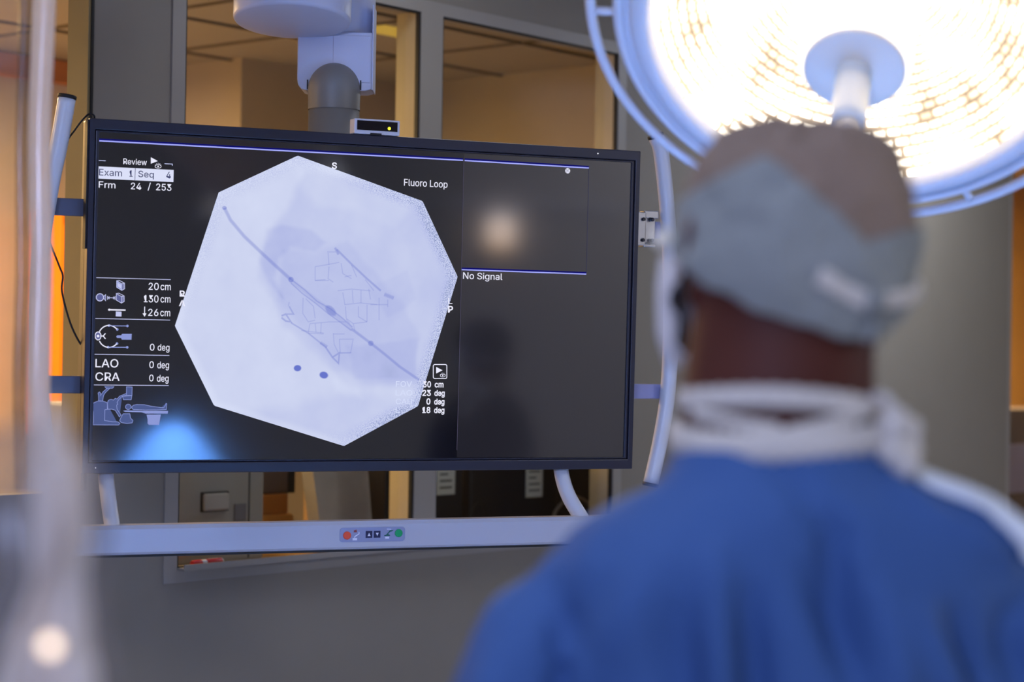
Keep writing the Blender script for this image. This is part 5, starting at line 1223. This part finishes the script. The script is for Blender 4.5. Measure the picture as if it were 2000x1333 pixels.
obj('flat_sheet', fold_sheet([(-.30, .02), (-.2, .0), (-.1, .015), (-.03, .0), (.03, .012), (.062, .0)], -.02, 1.55, sw), film3, sh)
# crumpled film close to the lens, lower left
nd = thing('crumpled_drape', 'crumpled translucent plastic drape close to the camera at lower left', 'plastic drape', loc=(-.26, 1.10, 0))
filmn = plastic_film('crumpled_film', (255, 246, 236), .84, scale=22, var=.3); filmn2 = plastic_film('crumpled_film_thin', (150, 144, 142), .50, scale=18, var=.4)
def crumple(edge, left, z0, z1, y0, amp, seed, nx=26, nz=70):
    bm = BM(); rows = []
    for j in range(nz+1):
        z = z0+(z1-z0)*j/nz; xe = edge(z); xl = left(z)
        rows.append([bm.verts.new((xl+(xe-xl)*k/nx, y0+amp*mnoise.noise(Vector((k*.55+seed, z*16, seed)))+amp*.6*math.sin(k*.9+z*18+seed), z-.05*(1-k/nx)**2*smoothstep(z0+.3, z1, z))) for k in range(nx+1)])
    for a, b in zip(rows, rows[1:]):
        for k in range(nx): f = bm.faces.new((a[k], a[k+1], b[k+1], b[k])); f.smooth = True
    return finish(bm)
def interp(tab):
    def f(z):
        if z >= tab[0][0]: return tab[0][1]
        for (a, va), (b, vb) in zip(tab, tab[1:]):
            if b <= z <= a: return vb+(va-vb)*smoothstep(b, a, z)
        return tab[-1][1]
    return f
# edges in metres from the drape's foot point, by height
e_out = interp(((1.60, .008), (1.56, .012), (1.53, .026), (1.50, .029), (1.475, .025), (1.45, .027), (1.41, .034), (1.2, .04), (0, .05)))
e_in = interp(((1.60, -.006), (1.55, -.004), (1.52, -.002), (1.49, -.012), (1.46, -.022), (1.42, -.03), (1.2, -.05), (0, -.06)))
obj('thick_gather', crumple(e_out, e_in, .75, 1.575, 0, .012, 3), filmn, nd)
obj('back_fold', crumple(lambda z: e_out(z)-.012, lambda z: e_in(z)-.004, .75, 1.56, .02, .012, 8), filmn, nd)
obj('thin_sheet', crumple(lambda z: e_out(z)+.006, lambda z: -.16, .75, 1.56, .035, .010, 5), filmn2, nd)
bm = BM(); lathe(bm, [(0, .003), (.0042, .0025), (.005, 0), (.0042, -.0025), (0, -.003)], 24, Matrix.Translation((.0125, -.02, 1.4405)) @ Matrix.Rotation(R(90), 4, 'X')); obj('added_highlight', finish(bm), emit('cream_highlight', (255, 228, 206), 2.6), nd)  # glowing disc added for the bright glint on the plastic
bm = BM(); box(bm, -.22, .22, .02, .3, .70, .75, bev=.005); obj('support_tray', bm, m_steel, nd)
for x in (-.18, .18):
    bm = BM(); tube(bm, [(x, .16, 0), (x, .16, .71)], .015, 12); obj('tray_leg', bm, m_steel, nd)

# a second person to the right of the lamp, outside the frame: the dark figure mirrored in the screen
def copy_person(root, name, loc, rz, sc_, label, cloth):
    r = root.copy(); C.objects.link(r); r.name = name; r.location = loc; r.rotation_euler = (0, 0, rz); r.scale = (sc_,)*3; r['label'] = label
    for ch in list(root.children):
        c = ch.copy(); C.objects.link(c); c.parent = r
        if ch.name.split('.')[0] in cloth:
            c.material_slots[0].link = 'OBJECT'; c.material_slots[0].material = cloth[ch.name.split('.')[0]]
        for g in list(ch.children):
            d = g.copy(); C.objects.link(d); d.parent = c
    return r
m_navy = mat('navy_cloth', (26, 30, 52), .85)
copy_person(person, 'assistant', (1.58, 2.90, 0), R(170), .895, 'person in dark navy gown right of the lamp, mirrored as a silhouette in the screen', {'gown': m_navy, 'cap_crown': m_navy, 'cap_panel': m_navy, 'trouser_leg': m_navy})
